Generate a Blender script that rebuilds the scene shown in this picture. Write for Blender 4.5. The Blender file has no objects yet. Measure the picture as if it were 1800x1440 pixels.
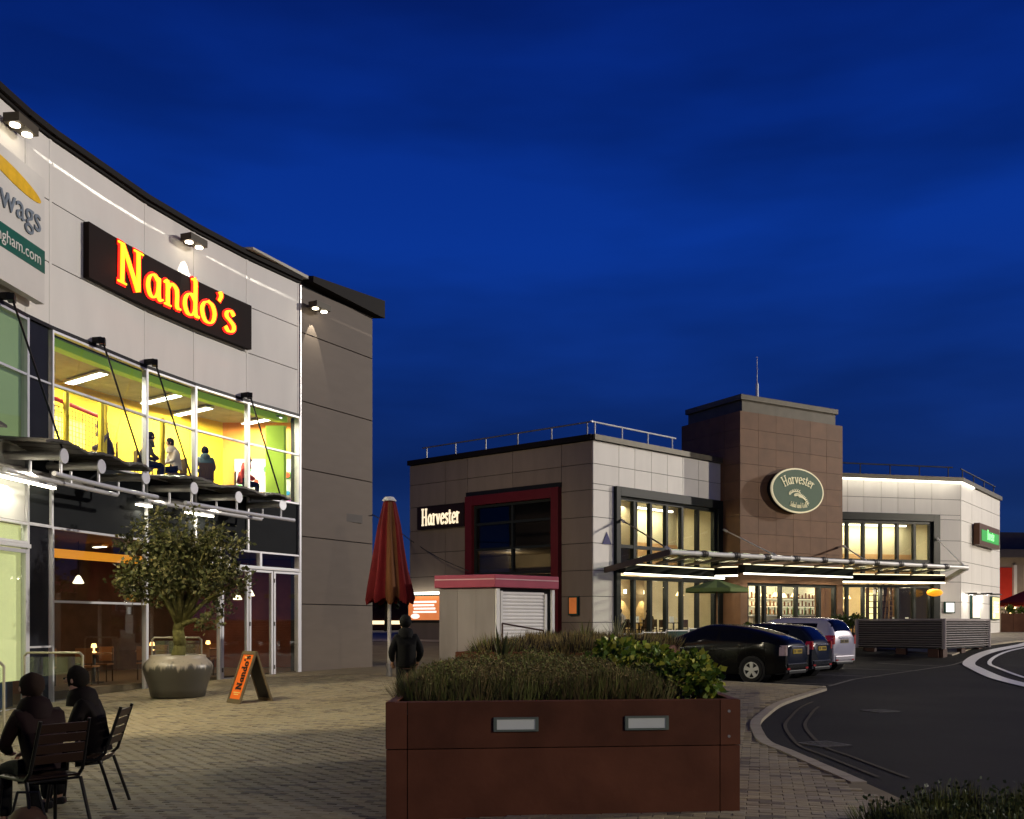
import bpy, bmesh, math, random
from mathutils import Vector, Matrix, noise

R = random.Random(11)
sc = bpy.context.scene
col = sc.collection
pi = math.pi
V = Vector

# ------------------------------------------------------------------ camera, sky, lights
cam_d = bpy.data.cameras.new('camera')
cam = bpy.data.objects.new('camera', cam_d); col.objects.link(cam)
cam.location = (0, 0, 1.5); cam.rotation_euler = (pi/2, 0, 0)
cam_d.sensor_width = 36; cam_d.lens = 35.0; cam_d.shift_y = 0.2078
cam_d.clip_end = 3000
sc.camera = cam
sc.cycles.use_denoising = True
sc.cycles.max_bounces = 7
sc.cycles.transparent_max_bounces = 12
sc.cycles.sample_clamp_indirect = 4
sc.cycles.caustics_reflective = False
sc.cycles.caustics_refractive = False

w = bpy.data.worlds.new('World'); sc.world = w; w.use_nodes = True
nt = w.node_tree; nt.nodes.clear()
N = nt.nodes.new; L = nt.links.new
tc = N('ShaderNodeTexCoord'); sep = N('ShaderNodeSeparateXYZ'); L(tc.outputs['Generated'], sep.inputs[0])
ramp = N('ShaderNodeValToRGB'); L(sep.outputs['Z'], ramp.inputs[0])
cr = ramp.color_ramp
cr.elements[0].position = 0.0; cr.elements[0].color = (.012, .035, .13, 1)
cr.elements[1].position = 1.0; cr.elements[1].color = (.0006, .006, .07, 1)
for p, c in ((.06, (.009, .032, .13)), (.13, (.005, .022, .12)), (.24, (.004, .029, .205)), (.35, (.0027, .031, .262)),
             (.45, (.002, .024, .225)), (.58, (.0012, .011, .125))):
    e = cr.elements.new(p); e.color = (*c, 1)
mp = N('ShaderNodeMapping'); mp.inputs['Scale'].default_value = (1.3, 1.3, 5.5); L(tc.outputs['Generated'], mp.inputs[0])
nz = N('ShaderNodeTexNoise'); nz.inputs['Scale'].default_value = 1.7; nz.inputs['Detail'].default_value = 4
L(mp.outputs[0], nz.inputs['Vector'])
cl = N('ShaderNodeMapRange'); cl.inputs[1].default_value = .42; cl.inputs[2].default_value = .66
cl.inputs[3].default_value = 1.1; cl.inputs[4].default_value = .68; L(nz.outputs[0], cl.inputs[0])
mul = N('ShaderNodeMixRGB'); mul.blend_type = 'MULTIPLY'; mul.inputs[0].default_value = 1
L(ramp.outputs[0], mul.inputs[1]); L(cl.outputs[0], mul.inputs[2])
bg = N('ShaderNodeBackground'); bg.inputs[1].default_value = 1.0; L(mul.outputs[0], bg.inputs[0])
wo = N('ShaderNodeOutputWorld'); L(bg.outputs[0], wo.inputs[0])

SUN_DIR = V((.945, .27, .27)).normalized()          # towards the light
sd = bpy.data.lights.new('sun', 'SUN'); sd.energy = 2.1; sd.angle = math.radians(1.2); sd.color = (1, .91, .80)
so = bpy.data.objects.new('sun', sd); col.objects.link(so)
so.rotation_euler = SUN_DIR.to_track_quat('Z', 'Y').to_euler()

sc.view_settings.view_transform = 'Standard'; sc.view_settings.look = 'None'
sc.view_settings.exposure = 0; sc.view_settings.gamma = 1

# ------------------------------------------------------------------ materials
MC = {}
def mt(name, rgb, rough=.55, metal=0.0, var=.12, vs=2.5, bump=0.0, bs=30, em=0.0, emc=None, coat=0.0, spec=.12, tr=0.0, stretch=None):
    if name in MC: return MC[name]
    m = bpy.data.materials.new(name); m.use_nodes = True
    n = m.node_tree.nodes; l = m.node_tree.links
    b = n['Principled BSDF']
    b.inputs['Roughness'].default_value = rough; b.inputs['Metallic'].default_value = metal
    b.inputs['Specular IOR Level'].default_value = spec
    b.inputs['Coat Weight'].default_value = coat
    if tr: b.inputs['Transmission Weight'].default_value = tr
    co = n.new('ShaderNodeTexCoord'); src = co.outputs['Object']
    if stretch:
        mm = n.new('ShaderNodeMapping'); mm.inputs['Scale'].default_value = stretch; l.new(src, mm.inputs[0]); src = mm.outputs[0]
    t = n.new('ShaderNodeTexNoise'); t.inputs['Scale'].default_value = vs; t.inputs['Detail'].default_value = 5
    l.new(src, t.inputs['Vector'])
    oi = n.new('ShaderNodeObjectInfo')
    ad = n.new('ShaderNodeMath'); ad.operation = 'MULTIPLY_ADD'; ad.inputs[1].default_value = .35; l.new(oi.outputs['Random'], ad.inputs[0]); l.new(t.outputs[0], ad.inputs[2])
    mr = n.new('ShaderNodeMapRange'); mr.inputs[1].default_value = .35; mr.inputs[2].default_value = .95
    mr.inputs[3].default_value = 1-var; mr.inputs[4].default_value = 1+var
    l.new(ad.outputs[0], mr.inputs[0])
    mx = n.new('ShaderNodeMixRGB'); mx.blend_type = 'MULTIPLY'; mx.inputs[0].default_value = 1
    mx.inputs[1].default_value = (*rgb, 1); l.new(mr.outputs[0], mx.inputs[2])
    l.new(mx.outputs[0], b.inputs['Base Color'])
    if bump:
        t2 = n.new('ShaderNodeTexNoise'); t2.inputs['Scale'].default_value = bs; t2.inputs['Detail'].default_value = 4
        l.new(src, t2.inputs['Vector'])
        bp = n.new('ShaderNodeBump'); bp.inputs['Strength'].default_value = bump; bp.inputs['Distance'].default_value = .02
        l.new(t2.outputs[0], bp.inputs['Height']); l.new(bp.outputs[0], b.inputs['Normal'])
    if em:
        b.inputs['Emission Color'].default_value = (*(emc or rgb), 1); b.inputs['Emission Strength'].default_value = em
    MC[name] = m
    return m

def glassmat(name, tint=(.9, .93, .92), refl=1.0):
    if name in MC: return MC[name]
    m = bpy.data.materials.new(name); m.use_nodes = True
    n = m.node_tree.nodes; l = m.node_tree.links; n.clear()
    o = n.new('ShaderNodeOutputMaterial'); tb = n.new('ShaderNodeBsdfTransparent'); tb.inputs[0].default_value = (*tint, 1)
    g = n.new('ShaderNodeBsdfGlossy'); g.inputs['Roughness'].default_value = .015; g.inputs[0].default_value = (refl, refl, refl, 1)
    lw = n.new('ShaderNodeLayerWeight'); lw.inputs[0].default_value = .32
    co = n.new('ShaderNodeTexCoord'); t = n.new('ShaderNodeTexNoise'); t.inputs['Scale'].default_value = .8
    l.new(co.outputs['Object'], t.inputs['Vector'])
    bp = n.new('ShaderNodeBump'); bp.inputs['Strength'].default_value = .03; bp.inputs['Distance'].default_value = .05
    l.new(t.outputs[0], bp.inputs['Height']); l.new(bp.outputs[0], g.inputs['Normal'])
    mx = n.new('ShaderNodeMixShader'); pw = n.new('ShaderNodeMath'); pw.operation = 'POWER'; pw.inputs[1].default_value = 5; l.new(lw.outputs['Facing'], pw.inputs[0]); lw.inputs[0].default_value = .5
    ma_ = n.new('ShaderNodeMath'); ma_.operation = 'MULTIPLY_ADD'; ma_.inputs[1].default_value = .45; ma_.inputs[2].default_value = .05; l.new(pw.outputs[0], ma_.inputs[0]); l.new(ma_.outputs[0], mx.inputs[0]); l.new(tb.outputs[0], mx.inputs[1]); l.new(g.outputs[0], mx.inputs[2])
    l.new(mx.outputs[0], o.inputs[0]); MC[name] = m
    return m

WHITE = mt('white_panel', (.70, .675, .62), .5, var=.055, vs=1.1, bump=.05, bs=6, stretch=(1.6, 1.6, .45))
TAUPE = mt('taupe_panel', (.135, .108, .085), .55, var=.07, vs=1.2, bump=.06, bs=14, stretch=(1, 1, 4))
SPAN = mt('spandrel', (.016, .018, .020), .6, spec=.04, var=.1)
SPANL = mt('spandrel_lit', (.42, .42, .40), .35, var=.05)  # strip light brightness put into the colour of the nearer spandrels
ALU = mt('aluminium_frame', (.58, .58, .60), .35, .3, var=.06)
DGAP = mt('dark_backing', (.03, .03, .03), .8)
FASC = mt('roof_fascia', (.008, .006, .005), .7, spec=.15, var=.15)
GLASS = glassmat('window_glass')
GLASSD = glassmat('dark_window_glass', (.55, .55, .6))
GREEN = mt('green_blind', (.30, .40, .19), .6, var=.12, vs=.8, em=.14, emc=(.50, .62, .30))
YGREEN = mt('yellow_lit_blind', (.75, .78, .38), .6, var=.06, em=.42, emc=(.95, .93, .45))
YEL = mt('yellow_wall', (.85, .55, .03), .6, var=.08)
ORA = mt('orange_wall', (.80, .30, .05), .6, var=.12)
LIME = mt('lime_paint_glow', (.45, .65, .08), .5, var=.05, em=.22, emc=(.5, .8, .08))  # slight glow added where the room lamps do not reach
CEIL = mt('ceiling', (.42, .42, .28), .8, var=.2, vs=3)
STEEL = mt('galvanised_steel', (.34, .33, .31), .4, .5, var=.18, vs=5)
STEELW = mt('white_steel', (.72, .71, .68), .35, .1, var=.06)
DSTEEL = mt('dark_steel', (.07, .065, .06), .45, .4, var=.2)
BLACK = mt('black_paint', (.012, .012, .013), .4, var=.2)
WARMEM = mt('lamp_warm', (1, .93, .78), em=9, emc=(1, .86, .62))
WHITEM = mt('lamp_white', (1, 1, .96), em=9, emc=(1, .95, .82))
PLANT = mt('planter_steel', (.118, .043, .021), .5, var=.32, vs=2.6, bump=.12, bs=14)
DARKWOOD = mt('dark_wood', (.06, .035, .02), .5, var=.3, vs=6, stretch=(6, 6, 1))
WOOD = mt('wood', (.28, .16, .07), .5, var=.25, vs=8, stretch=(1, 1, 6))
CREAM = mt('cream_wall', (.62, .55, .38), .7, var=.08)
DFRAME = mt('dark_window_frame', (.018, .021, .02), .35, var=.1)
BROWNP = mt('brown_tower_panel', (.165, .088, .048), .5, var=.18, vs=2, bump=.04, bs=16)
REDF = mt('red_window_frame', (.11, .014, .018), .4, var=.1)
TAUPE2 = mt('grey_brown_panel', (.215, .175, .135), .55, var=.10, vs=1.4, stretch=(2, 2, .4))
COPING = mt('coping_metal', (.10, .09, .07), .45, .2, var=.2)

# ------------------------------------------------------------------ geometry helpers
class MB:
    def __init__(s): s.v = []; s.f = []
    def add(s, vs, fs):
        k = len(s.v); s.v += [tuple(p) for p in vs]; s.f += [tuple(i+k for i in f) for f in fs]
    def obox(s, o, a, b, c):
        o, a, b, c = V(o), V(a), V(b), V(c)
        s.add([o, o+a, o+a+b, o+b, o+c, o+a+c, o+a+b+c, o+b+c],
              [(0, 3, 2, 1), (4, 5, 6, 7), (0, 1, 5, 4), (1, 2, 6, 5), (2, 3, 7, 6), (3, 0, 4, 7)])
    def box(s, c, sz, rz=0, m=None):
        mm = m or Matrix.Rotation(rz, 3, 'Z')
        a, b, d = mm @ V((sz[0], 0, 0)), mm @ V((0, sz[1], 0)), mm @ V((0, 0, sz[2]))
        s.obox(V(c)-(a+b+d)/2, a, b, d)
    def bar(s, p0, p1, w_, h_, up=(0, 0, 1)):
        p0, p1 = V(p0), V(p1); d = p1-p0
        x = d.cross(V(up)); x = x.normalized() if x.length > 1e-6 else V((1, 0, 0))
        y = x.cross(d).normalized()
        s.obox(p0-x*w_/2-y*h_/2, x*w_, y*h_, d)
    def cyl(s, p0, p1, r, n=10, r2=None, cap=True):
        p0, p1 = V(p0), V(p1); d = (p1-p0).normalized(); r2 = r if r2 is None else r2
        x = d.cross(V((0, 0, 1)));
        if x.length < 1e-4: x = V((1, 0, 0))
        x.normalize(); y = d.cross(x)
        vs = [p0+(x*math.cos(2*pi*i/n)+y*math.sin(2*pi*i/n))*r for i in range(n)]
        vs += [p1+(x*math.cos(2*pi*i/n)+y*math.sin(2*pi*i/n))*r2 for i in range(n)]
        fs = [(i, (i+1) % n, n+(i+1) % n, n+i) for i in range(n)]
        if cap: fs += [tuple(range(n-1, -1, -1)), tuple(range(n, 2*n))]
        s.add(vs, fs)
    def tube(s, pts, r, n=8):
        for a, b in zip(pts, pts[1:]): s.cyl(a, b, r, n)
        for p in pts[1:-1]: s.ball(p, r*1.01, 6, 4)
    def ball(s, c, r, n=10, m=6, sc_=(1, 1, 1)):
        c = V(c); vs = []
        for j in range(m+1):
            a = pi*j/m
            for i in range(n):
                b = 2*pi*i/n
                vs.append(c+V((math.sin(a)*math.cos(b)*sc_[0], math.sin(a)*math.sin(b)*sc_[1], math.cos(a)*sc_[2]))*r)
        s.add(vs, [(j*n+i, (j+1)*n+i, (j+1)*n+(i+1) % n, j*n+(i+1) % n) for j in range(m) for i in range(n)])
    def lathe(s, prof, c=(0, 0, 0), n=32, fr=None):
        c = V(c); vs = []
        for j, (r, z) in enumerate(prof):
            for i in range(n):
                a = 2*pi*i/n; rr = r*(fr(a, j) if fr else 1)
                vs.append(c+V((rr*math.cos(a), rr*math.sin(a), z)))
        s.add(vs, [(j*n+i, j*n+(i+1) % n, (j+1)*n+(i+1) % n, (j+1)*n+i) for j in range(len(prof)-1) for i in range(n)])
    def prism(s, poly, z0, z1):
        n = len(poly)
        vs = [(p[0], p[1], z0) for p in poly]+[(p[0], p[1], z1) for p in poly]
        s.add(vs, [tuple(range(n-1, -1, -1)), tuple(range(n, 2*n))]+[(i, (i+1) % n, n+(i+1) % n, n+i) for i in range(n)])
    def build(s, name, mat, parent=None, smooth=False, bevel=0, label=None, cat=None, group=None, kind=None, base=None):
        me = bpy.data.meshes.new(name)
        vs = s.v
        o = bpy.data.objects.new(name, me)
        if parent is None and vs:
            if base is None:
                xs = [p[0] for p in vs]; ys = [p[1] for p in vs]; zs = [p[2] for p in vs]
                base = V(((min(xs)+max(xs))/2, (min(ys)+max(ys))/2, min(zs)))
            base = V(base); vs = [tuple(V(p)-base) for p in vs]; o.location = base
        me.from_pydata(vs, [], s.f)
        if smooth:
            me.polygons.foreach_set('use_smooth', [True]*len(me.polygons))
        me.materials.append(mat); me.update()
        col.objects.link(o)
        if parent is not None:
            o.parent = parent; o.matrix_parent_inverse = wm(parent).inverted()
        if bevel:
            b = o.modifiers.new('bevel', 'BEVEL'); b.width = bevel; b.segments = 2; b.limit_method = 'ANGLE'
            b.harden_normals = False
        tag(o, label, cat, group, kind)
        return o

def wm(o):
    m = Matrix.LocRotScale(o.location, o.rotation_euler, o.scale)
    return (wm(o.parent) @ o.matrix_parent_inverse @ m) if o.parent else m
def tag(o, label=None, cat=None, group=None, kind=None):
    if label: o['label'] = label
    if cat: o['category'] = cat
    if group: o['group'] = group
    if kind: o['kind'] = kind
    return o
def thing(name, loc, label, cat, group=None, rz=0):
    o = bpy.data.objects.new(name, None); o.empty_display_size = .2; col.objects.link(o)
    o.location = loc; o.rotation_euler = (0, 0, rz)
    return tag(o, label, cat, group)
def local(parent, o):          # child built in the parent's local frame
    o.parent = parent; o.matrix_parent_inverse = Matrix.Identity(4); return o
def lb(mb, name, mat, parent, **k):
    o = mb.build(name, mat, None, base=(0, 0, 0), **k); return local(parent, o)
def kids(o): return [c for c in bpy.data.objects if c.parent == o]
def copy_tree(src, loc=None, rz=None, label=None, parent=None, _top=True):
    c = src.copy(); col.objects.link(c)
    if parent is not None: c.parent = parent
    if _top:
        if loc is not None: c.location = loc
        if rz is not None: c.rotation_euler = (0, 0, rz)
        if label: c['label'] = label
    for k in kids(src): copy_tree(k, parent=c, _top=False)
    return c

def clamp(t, a=0, b=1): return max(a, min(b, t))
def sm(t): t = clamp(t); return t*t*(3-2*t)
def zg(x, y):
    return -.21*clamp((30.5-y)/9.2, 0, 1.4)*clamp(-x/8) + .7*sm((y-35)/10) + .2*clamp((y-46)/14)
def lamp(name, kind, loc, power, color=(1, .86, .66), size=.1, aim=None, parent=None, angle=None, blend=.3, sx=None):
    d = bpy.data.lights.new(name, kind); d.energy = power; d.color = color
    if kind == 'AREA':
        d.size = size
        if sx: d.shape = 'RECTANGLE'; d.size = sx; d.size_y = size
    else: d.shadow_soft_size = size
    if angle and kind == 'SPOT': d.spot_size = angle; d.spot_blend = blend
    o = bpy.data.objects.new(name, d); col.objects.link(o); o.location = loc
    if aim is not None:
        o.rotation_euler = (V(loc)-V(aim)).to_track_quat('Z', 'Y').to_euler()
    if parent is not None:
        o.parent = parent; o.matrix_parent_inverse = wm(parent).inverted()
    return o

class Wall:
    def __init__(s, p0, p1):
        s.p0 = V((p0[0], p0[1], 0)); s.p1 = V((p1[0], p1[1], 0)); d = s.p1-s.p0; s.L = d.length
        s.d = d.normalized(); s.n = s.d.cross(V((0, 0, 1)))
    def pt(s, u, z, o=0): return s.p0+s.d*u+s.n*o+V((0, 0, z))
    def box(s, mb, u0, u1, z0, z1, o0=0, o1=.04):
        mb.obox(s.pt(u0, z0, o0), s.d*(u1-u0), s.n*(o1-o0), V((0, 0, z1-z0)))
    def u(s, px, o=0):         # where the sight line of a measured column meets this wall
        k = (px-900)/1750; p = s.p0+s.n*o
        return (k*p.y-p.x)/(s.d.x-k*s.d.y)
    def z(s, px, py, o=0): return 1.5+(1094-py)*s.pt(s.u(px, o), 0, o).y/1750
    def mat(s, u, z, o):
        p = s.pt(u, z, o)
        return Matrix(((s.d.x, 0, s.n.x, p.x), (s.d.y, 0, s.n.y, p.y), (0, 1, 0, p.z), (0, 0, 0, 1)))

def text(name, body, size, ext, mat, M, parent=None, sx=1, align='CENTER', **tg):
    c = bpy.data.curves.new(name, 'FONT'); c.body = body; c.size = size; c.extrude = ext; c.resolution_u = 3
    c.align_x = align; c.align_y = 'CENTER'; c.materials.append(mat)
    o = bpy.data.objects.new(name, c); col.objects.link(o)
    M = M @ Matrix.Diagonal((sx, 1, 1, 1))
    if parent is not None:
        o.parent = parent; o.matrix_parent_inverse = wm(parent).inverted()
    o.matrix_basis = M
    dg = bpy.context.evaluated_depsgraph_get(); me = bpy.data.meshes.new_from_object(o.evaluated_get(dg)); par = o.parent; pi_ = o.matrix_parent_inverse.copy(); mb_ = o.matrix_basis.copy()
    bpy.data.objects.remove(o); o = bpy.data.objects.new(name, me); col.objects.link(o); o.parent = par; o.matrix_parent_inverse = pi_; o.matrix_basis = mb_
    tag(o, **tg)
    return o

# hand-drawn serif letters swept with a broad pen; x 0..adv, baseline 0, x-height .62, cap 1
LET = {
 'N': (.95, [[(.0, 0), (.28, 0)], [(.14, 0), (.16, 1)], [(.02, 1), (.2, 1)], [(.16, 1), (.4, .55), (.68, -.04)], [(.70, 0), (.70, 1)], [(.56, 1), (.86, 1)]]),
 'H': (.80, [[(.14, 0), (.14, 1)], [(.02, 0), (.26, 0)], [(.02, 1), (.26, 1)], [(.58, 0), (.58, 1)], [(.46, 0), (.7, 0)], [(.46, 1), (.7, 1)], [(.14, .5), (.58, .5)]]),
 'S': (.62, [[(.5, .85), (.4, .99), (.2, .98), (.1, .8), (.2, .6), (.4, .45), (.5, .25), (.38, .03), (.18, 0), (.06, .16)]]),
 'G': (.78, [[(.6, .82), (.45, .98), (.25, .95), (.1, .7), (.08, .4), (.2, .08), (.42, 0), (.6, .12), (.62, .42)], [(.42, .42), (.7, .42)]]),
 'a': (.62, [[(.44, .5), (.3, .63), (.14, .52), (.08, .3), (.14, .07), (.28, .02), (.42, .2), (.46, .6)], [(.46, .6), (.45, .15), (.5, .02), (.6, .06)]]),
 'n': (.68, [[(.03, .58), (.14, .62), (.15, .0)], [(.04, 0), (.26, 0)], [(.15, .42), (.28, .62), (.44, .56), (.48, .4), (.48, .05), (.6, .02)]]),
 'd': (.62, [[(.44, .45), (.3, .6), (.14, .5), (.07, .28), (.14, .05), (.28, 0), (.4, .1), (.45, .25)], [(.32, 1.03), (.45, 1.0), (.45, .12), (.58, .03)]]),
 'o': (.62, [[(.3, .62), (.14, .52), (.07, .3), (.15, .06), (.3, 0), (.45, .08), (.52, .32), (.45, .54), (.3, .62)]]),
 's': (.48, [[(.36, .52), (.26, .62), (.12, .56), (.1, .42), (.24, .32), (.36, .2), (.32, .04), (.16, 0), (.06, .1)]]),
 'r': (.46, [[(.03, .58), (.13, .62), (.14, 0)], [(.03, 0), (.25, 0)], [(.14, .4), (.25, .58), (.38, .6)]]),
 'v': (.56, [[(.0, .6), (.18, .6)], [(.09, .6), (.26, .02)], [(.26, .02), (.44, .6)], [(.36, .6), (.52, .6)]]),
 'e': (.54, [[(.1, .34), (.43, .36), (.4, .56), (.26, .63), (.12, .5), (.07, .3), (.14, .06), (.28, 0), (.44, .12)]]),
 't': (.42, [[(.16, .82), (.16, .1), (.24, .0), (.37, .06)], [(.02, .6), (.34, .6)]]),
 'i': (.3, [[(.04, .6), (.14, .6), (.14, 0)], [(.04, 0), (.25, 0)], [(.13, .8), (.15, .84)]]),
 'l': (.3, [[(.04, 1), (.14, 1), (.14, 0)], [(.04, 0), (.25, 0)]]),
 "'": (.24, [[(.1, 1.05), (.14, .95), (.07, .78)]]), ' ': (.35, []),
}
def catmull(p, k=6):
    if len(p) < 3: return [V(a) for a in p]
    P = [V(p[0])*2-V(p[1])]+[V(a) for a in p]+[V(p[-1])*2-V(p[-2])]; out = []
    for i in range(1, len(P)-2):
        for j in range(k):
            t = j/k; a, b, c, d = P[i-1:i+3]
            out.append(.5*((2*b)+(c-a)*t+(2*a-5*b+4*c-d)*t*t+(3*b-a-3*c+d)*t**3))
    out.append(P[-2]); return out
def pens(name, mat, parent, s, size, M, loc=False, **k):
    total = sum(LET[c][0] for c in s)*size*k.get('xs', .85); x = -total/2
    for ch in s:
        if ch != ' ':
            m = MB(); pen(m, ch, size, M, x0=x, **k)
            (lb if loc else (lambda m_, n_, a_, p_: m_.build(n_, a_, p_)))(m, name, mat, parent)
        x += LET[ch][0]*size*k.get('xs', .85)
def pen(mb, s, size, M, nib=.06, thin=.022, depth=.03, xs=.85, warp=None, lift=0.0, x0=None):
    total = sum(LET[c][0] for c in s)*size*xs; x = -total/2 if x0 is None else x0; k = 0
    nv = V((math.cos(.35), math.sin(.35)))*nib
    for ch in s:
        adv, strokes = LET[ch]
        for st in strokes:
            pts = catmull([V((q[0], q[1])) for q in st])
            for a, b in zip(pts, pts[1:]):
                d = (b-a)
                if d.length < 1e-5: continue
                d.normalize(); nn = V((-d.y, d.x)); h = nn*max(abs(nv.dot(nn)), thin); e = d*.012
                k += 1
                z0 = lift+(k % 5)*.0006
                q = [a-e-h, b+e-h, b+e+h, a-e+h]
                vs = []
                for zz in (z0, z0+depth):
                    for p in q:
                        X = x+p.x*size*xs; Y = p.y*size
                        if warp: X, Y = warp(X, Y)
                        vs.append(M @ V((X, Y, zz)))
                mb.add(vs, [(0, 3, 2, 1), (4, 5, 6, 7), (0, 1, 5, 4), (1, 2, 6, 5), (2, 3, 7, 6), (3, 0, 4, 7)])
        x += adv*size*xs

# ------------------------------------------------------------------ ground, road, paving
def grid_sheet(name, polys, mat, dz, step=1.5, kind='structure', label=None):
    bm = bmesh.new()
    for poly in polys:
        f = bm.faces.new([bm.verts.new((p[0], p[1], 0)) for p in poly])
    xs = [v.co.x for v in bm.verts]; ys = [v.co.y for v in bm.verts]
    for ax, lo, hi in ((0, min(xs), max(xs)), (1, min(ys), max(ys))):
        k = max(lo, -30); end = min(hi, 75)
        while k < end:
            k += step
            co = (k, 0, 0) if ax == 0 else (0, k, 0); no = (1, 0, 0) if ax == 0 else (0, 1, 0)
            bmesh.ops.bisect_plane(bm, geom=bm.verts[:]+bm.edges[:]+bm.faces[:], plane_co=co, plane_no=no)
    for v in bm.verts: v.co.z = zg(v.co.x, v.co.y)+dz
    bmesh.ops.recalc_face_normals(bm, faces=bm.faces)
    for f in bm.faces:
        if f.normal.z < 0: f.normal_flip()
    me = bpy.data.meshes.new(name); bm.to_mesh(me); bm.free(); me.materials.append(mat)
    o = bpy.data.objects.new(name, me); col.objects.link(o)
    return tag(o, kind=kind, label=label)

ASPH = mt('asphalt', (.023, .0205, .017), .75, var=.45, vs=.35, bump=.5, bs=160)
PAVE = mt('brick_paving', (.30, .245, .17), .62, var=.22, vs=2.2, bump=.25, bs=90)
PAVEF = mt('far_paving', (.27, .235, .18), .65, var=.16, vs=.7, bump=.1, bs=20)
JOINT = mt('paving_joint_sand', (.20, .165, .105), .9, var=.2)
KERB = mt('kerb_stone', (.30, .26, .19), .6, var=.15, vs=4, bump=.15, bs=60)
LINEW = mt('road_paint_white', (.16, .15, .12), .6, var=.35, vs=9)
LINEY = mt('road_paint_yellow', (.048, .039, .022), .65, var=.5, vs=7)

grid_sheet('road', [[(-500, -120), (600, -120), (600, 900), (-500, 900)]], ASPH, -.05, 2.0)
kerb = [(3.36, 4.0), (3.34, 6.5), (3.33, 9.34), (3.3, 10.7), (3.28, 11.7), (3.25, 12.4), (3.38, 13.3), (3.72, 14.9), (4.19, 16.3), (5.0, 18.4),
        (6.05, 20.5), (7.15, 22.6)]
plaza = [(-30, 4)]+kerb+[(7.35, 23.3), (5.3, 25.6), (2.3, 28.6), (9.9, 37.6), (-4, 43.5), (-30, 45)]
kb = catmull([V(p) for p in kerb[2:]], 4)
plaza = [(-30, 4)]+kerb[:2]+[tuple(p) for p in kb]+plaza[-6:]
grid_sheet('paving', [plaza], JOINT, -.012, 1.5)
far = [(10.0, 37.7), (13.6, 42.0), (17.2, 38.9), (19.4, 41.5), (26.0, 47.0), (60, 58), (60, 82), (-30, 82), (-30, 45.1), (-4, 43.6)]
grid_sheet('forecourt', [far], PAVEF, 0.0, 1.5)

def inpoly(x, y, P):
    c = False; j = len(P)-1
    for i in range(len(P)):
        xi, yi = P[i][0], P[i][1]; xj, yj = P[j][0], P[j][1]
        if (yi > y) != (yj > y) and x < (xj-xi)*(y-yi)/(yj-yi)+xi: c = not c
        j = i
    return c
# paving bricks: the nearest 300 in view are parts, the others one joined part
pav = bpy.data.objects['paving']
def brick_geo(mb, cx, cy, cz, a, tilt, l=.195, w_=.096, h=.03):
    ca, sa = math.cos(a), math.sin(a); c = .004
    def P(u, v, z): return (cx+u*ca-v*sa, cy+u*sa+v*ca, cz+z+tilt[0]*u+tilt[1]*v)
    o = [P(-l/2, -w_/2, -h), P(l/2, -w_/2, -h), P(l/2, w_/2, -h), P(-l/2, w_/2, -h),
         P(-l/2, -w_/2, -c), P(l/2, -w_/2, -c), P(l/2, w_/2, -c), P(-l/2, w_/2, -c),
         P(-l/2+c, -w_/2+c, 0), P(l/2-c, -w_/2+c, 0), P(l/2-c, w_/2-c, 0), P(-l/2+c, w_/2-c, 0)]
    mb.add(o, [(0, 1, 5, 4), (1, 2, 6, 5), (2, 3, 7, 6), (3, 0, 4, 7), (4, 5, 9, 8), (5, 6, 10, 9), (6, 7, 11, 10), (7, 4, 8, 11), (8, 9, 10, 11)])
BA = math.radians(-14)
def kdist(x, y):
    best = 9; p = V((x, y))
    for a, b in KSEG:
        d = b-a; t = clamp((p-a).dot(d)/d.length_squared); best = min(best, (p-a-d*t).length)
    return best
KSEG = [(V(a), V(b)) for a, b in zip(kerb[:2]+[tuple(p) for p in kb]+[(7.35, 23.3), (5.3, 25.6)], (kerb[:2]+[tuple(p) for p in kb]+[(7.35, 23.3), (5.3, 25.6), (2.3, 28.6)])[1:])]
KSEG = [s_ for s_ in KSEG if (s_[1]-s_[0]).length > 1e-4]
cells = []
u0 = V((math.cos(BA), math.sin(BA))); v0 = V((-math.sin(BA), math.cos(BA)))
edge = [tuple(p) for p in kb]
for j in range(-40, 330):
    for i in range(-110, 110):
        p = u0*(i*.2+(j % 2)*.1)+v0*(j*.1)
        x, y = p.x, p.y+5
        if y < 6.2 or y > 29 or x < -.56*y-.5 or x > .54*y+.5: continue
        if -.93 < x < 1.76 and 7.98 < y < 11.5: continue
        if not inpoly(x, y, plaza) or (x < -9-(.332*25)+.332*y+.021*(y-25)**2+.15): continue
        if kdist(x, y) < .245: continue
        cells.append((y, x))
cells.sort()
BM = [mt('paving_brick_%s' % n, c, .6, var=.16, vs=6, bump=.3, bs=120) for n, c in
      (('buff', (.34, .285, .17)), ('brown', (.285, .235, .145)), ('grey', (.31, .265, .175)), ('stained', (.17, .14, .095)))]
near = 0; bulk = [MB(), MB(), MB(), MB()]
for y, x in cells:
    vis = 1.5*1750/y < 346 and abs(x)/y < .514
    z = zg(x, y)+R.uniform(-.0025, .0025); tl = (R.uniform(-.012, .012), R.uniform(-.02, .02)); k = R.choice((0, 0, 0, 1, 1, 2, 2, 2, 1, 0, 3) if noise.noise(V((x*.8, y*.8, 0))) < .12 else (1, 3, 1, 2, 0))
    if vis and near < 300:
        m = MB(); brick_geo(m, 0, 0, 0, BA, tl); o = m.build('brick', BM[k], None, base=(0, 0, 0)); o.location = (x, y, z)
        o.parent = pav; near += 1
    else: brick_geo(bulk[k], x, y, z, BA, tl)
for k in range(4):
    bulk[k].build('brickwork', BM[k], pav, kind='stuff')
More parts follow.
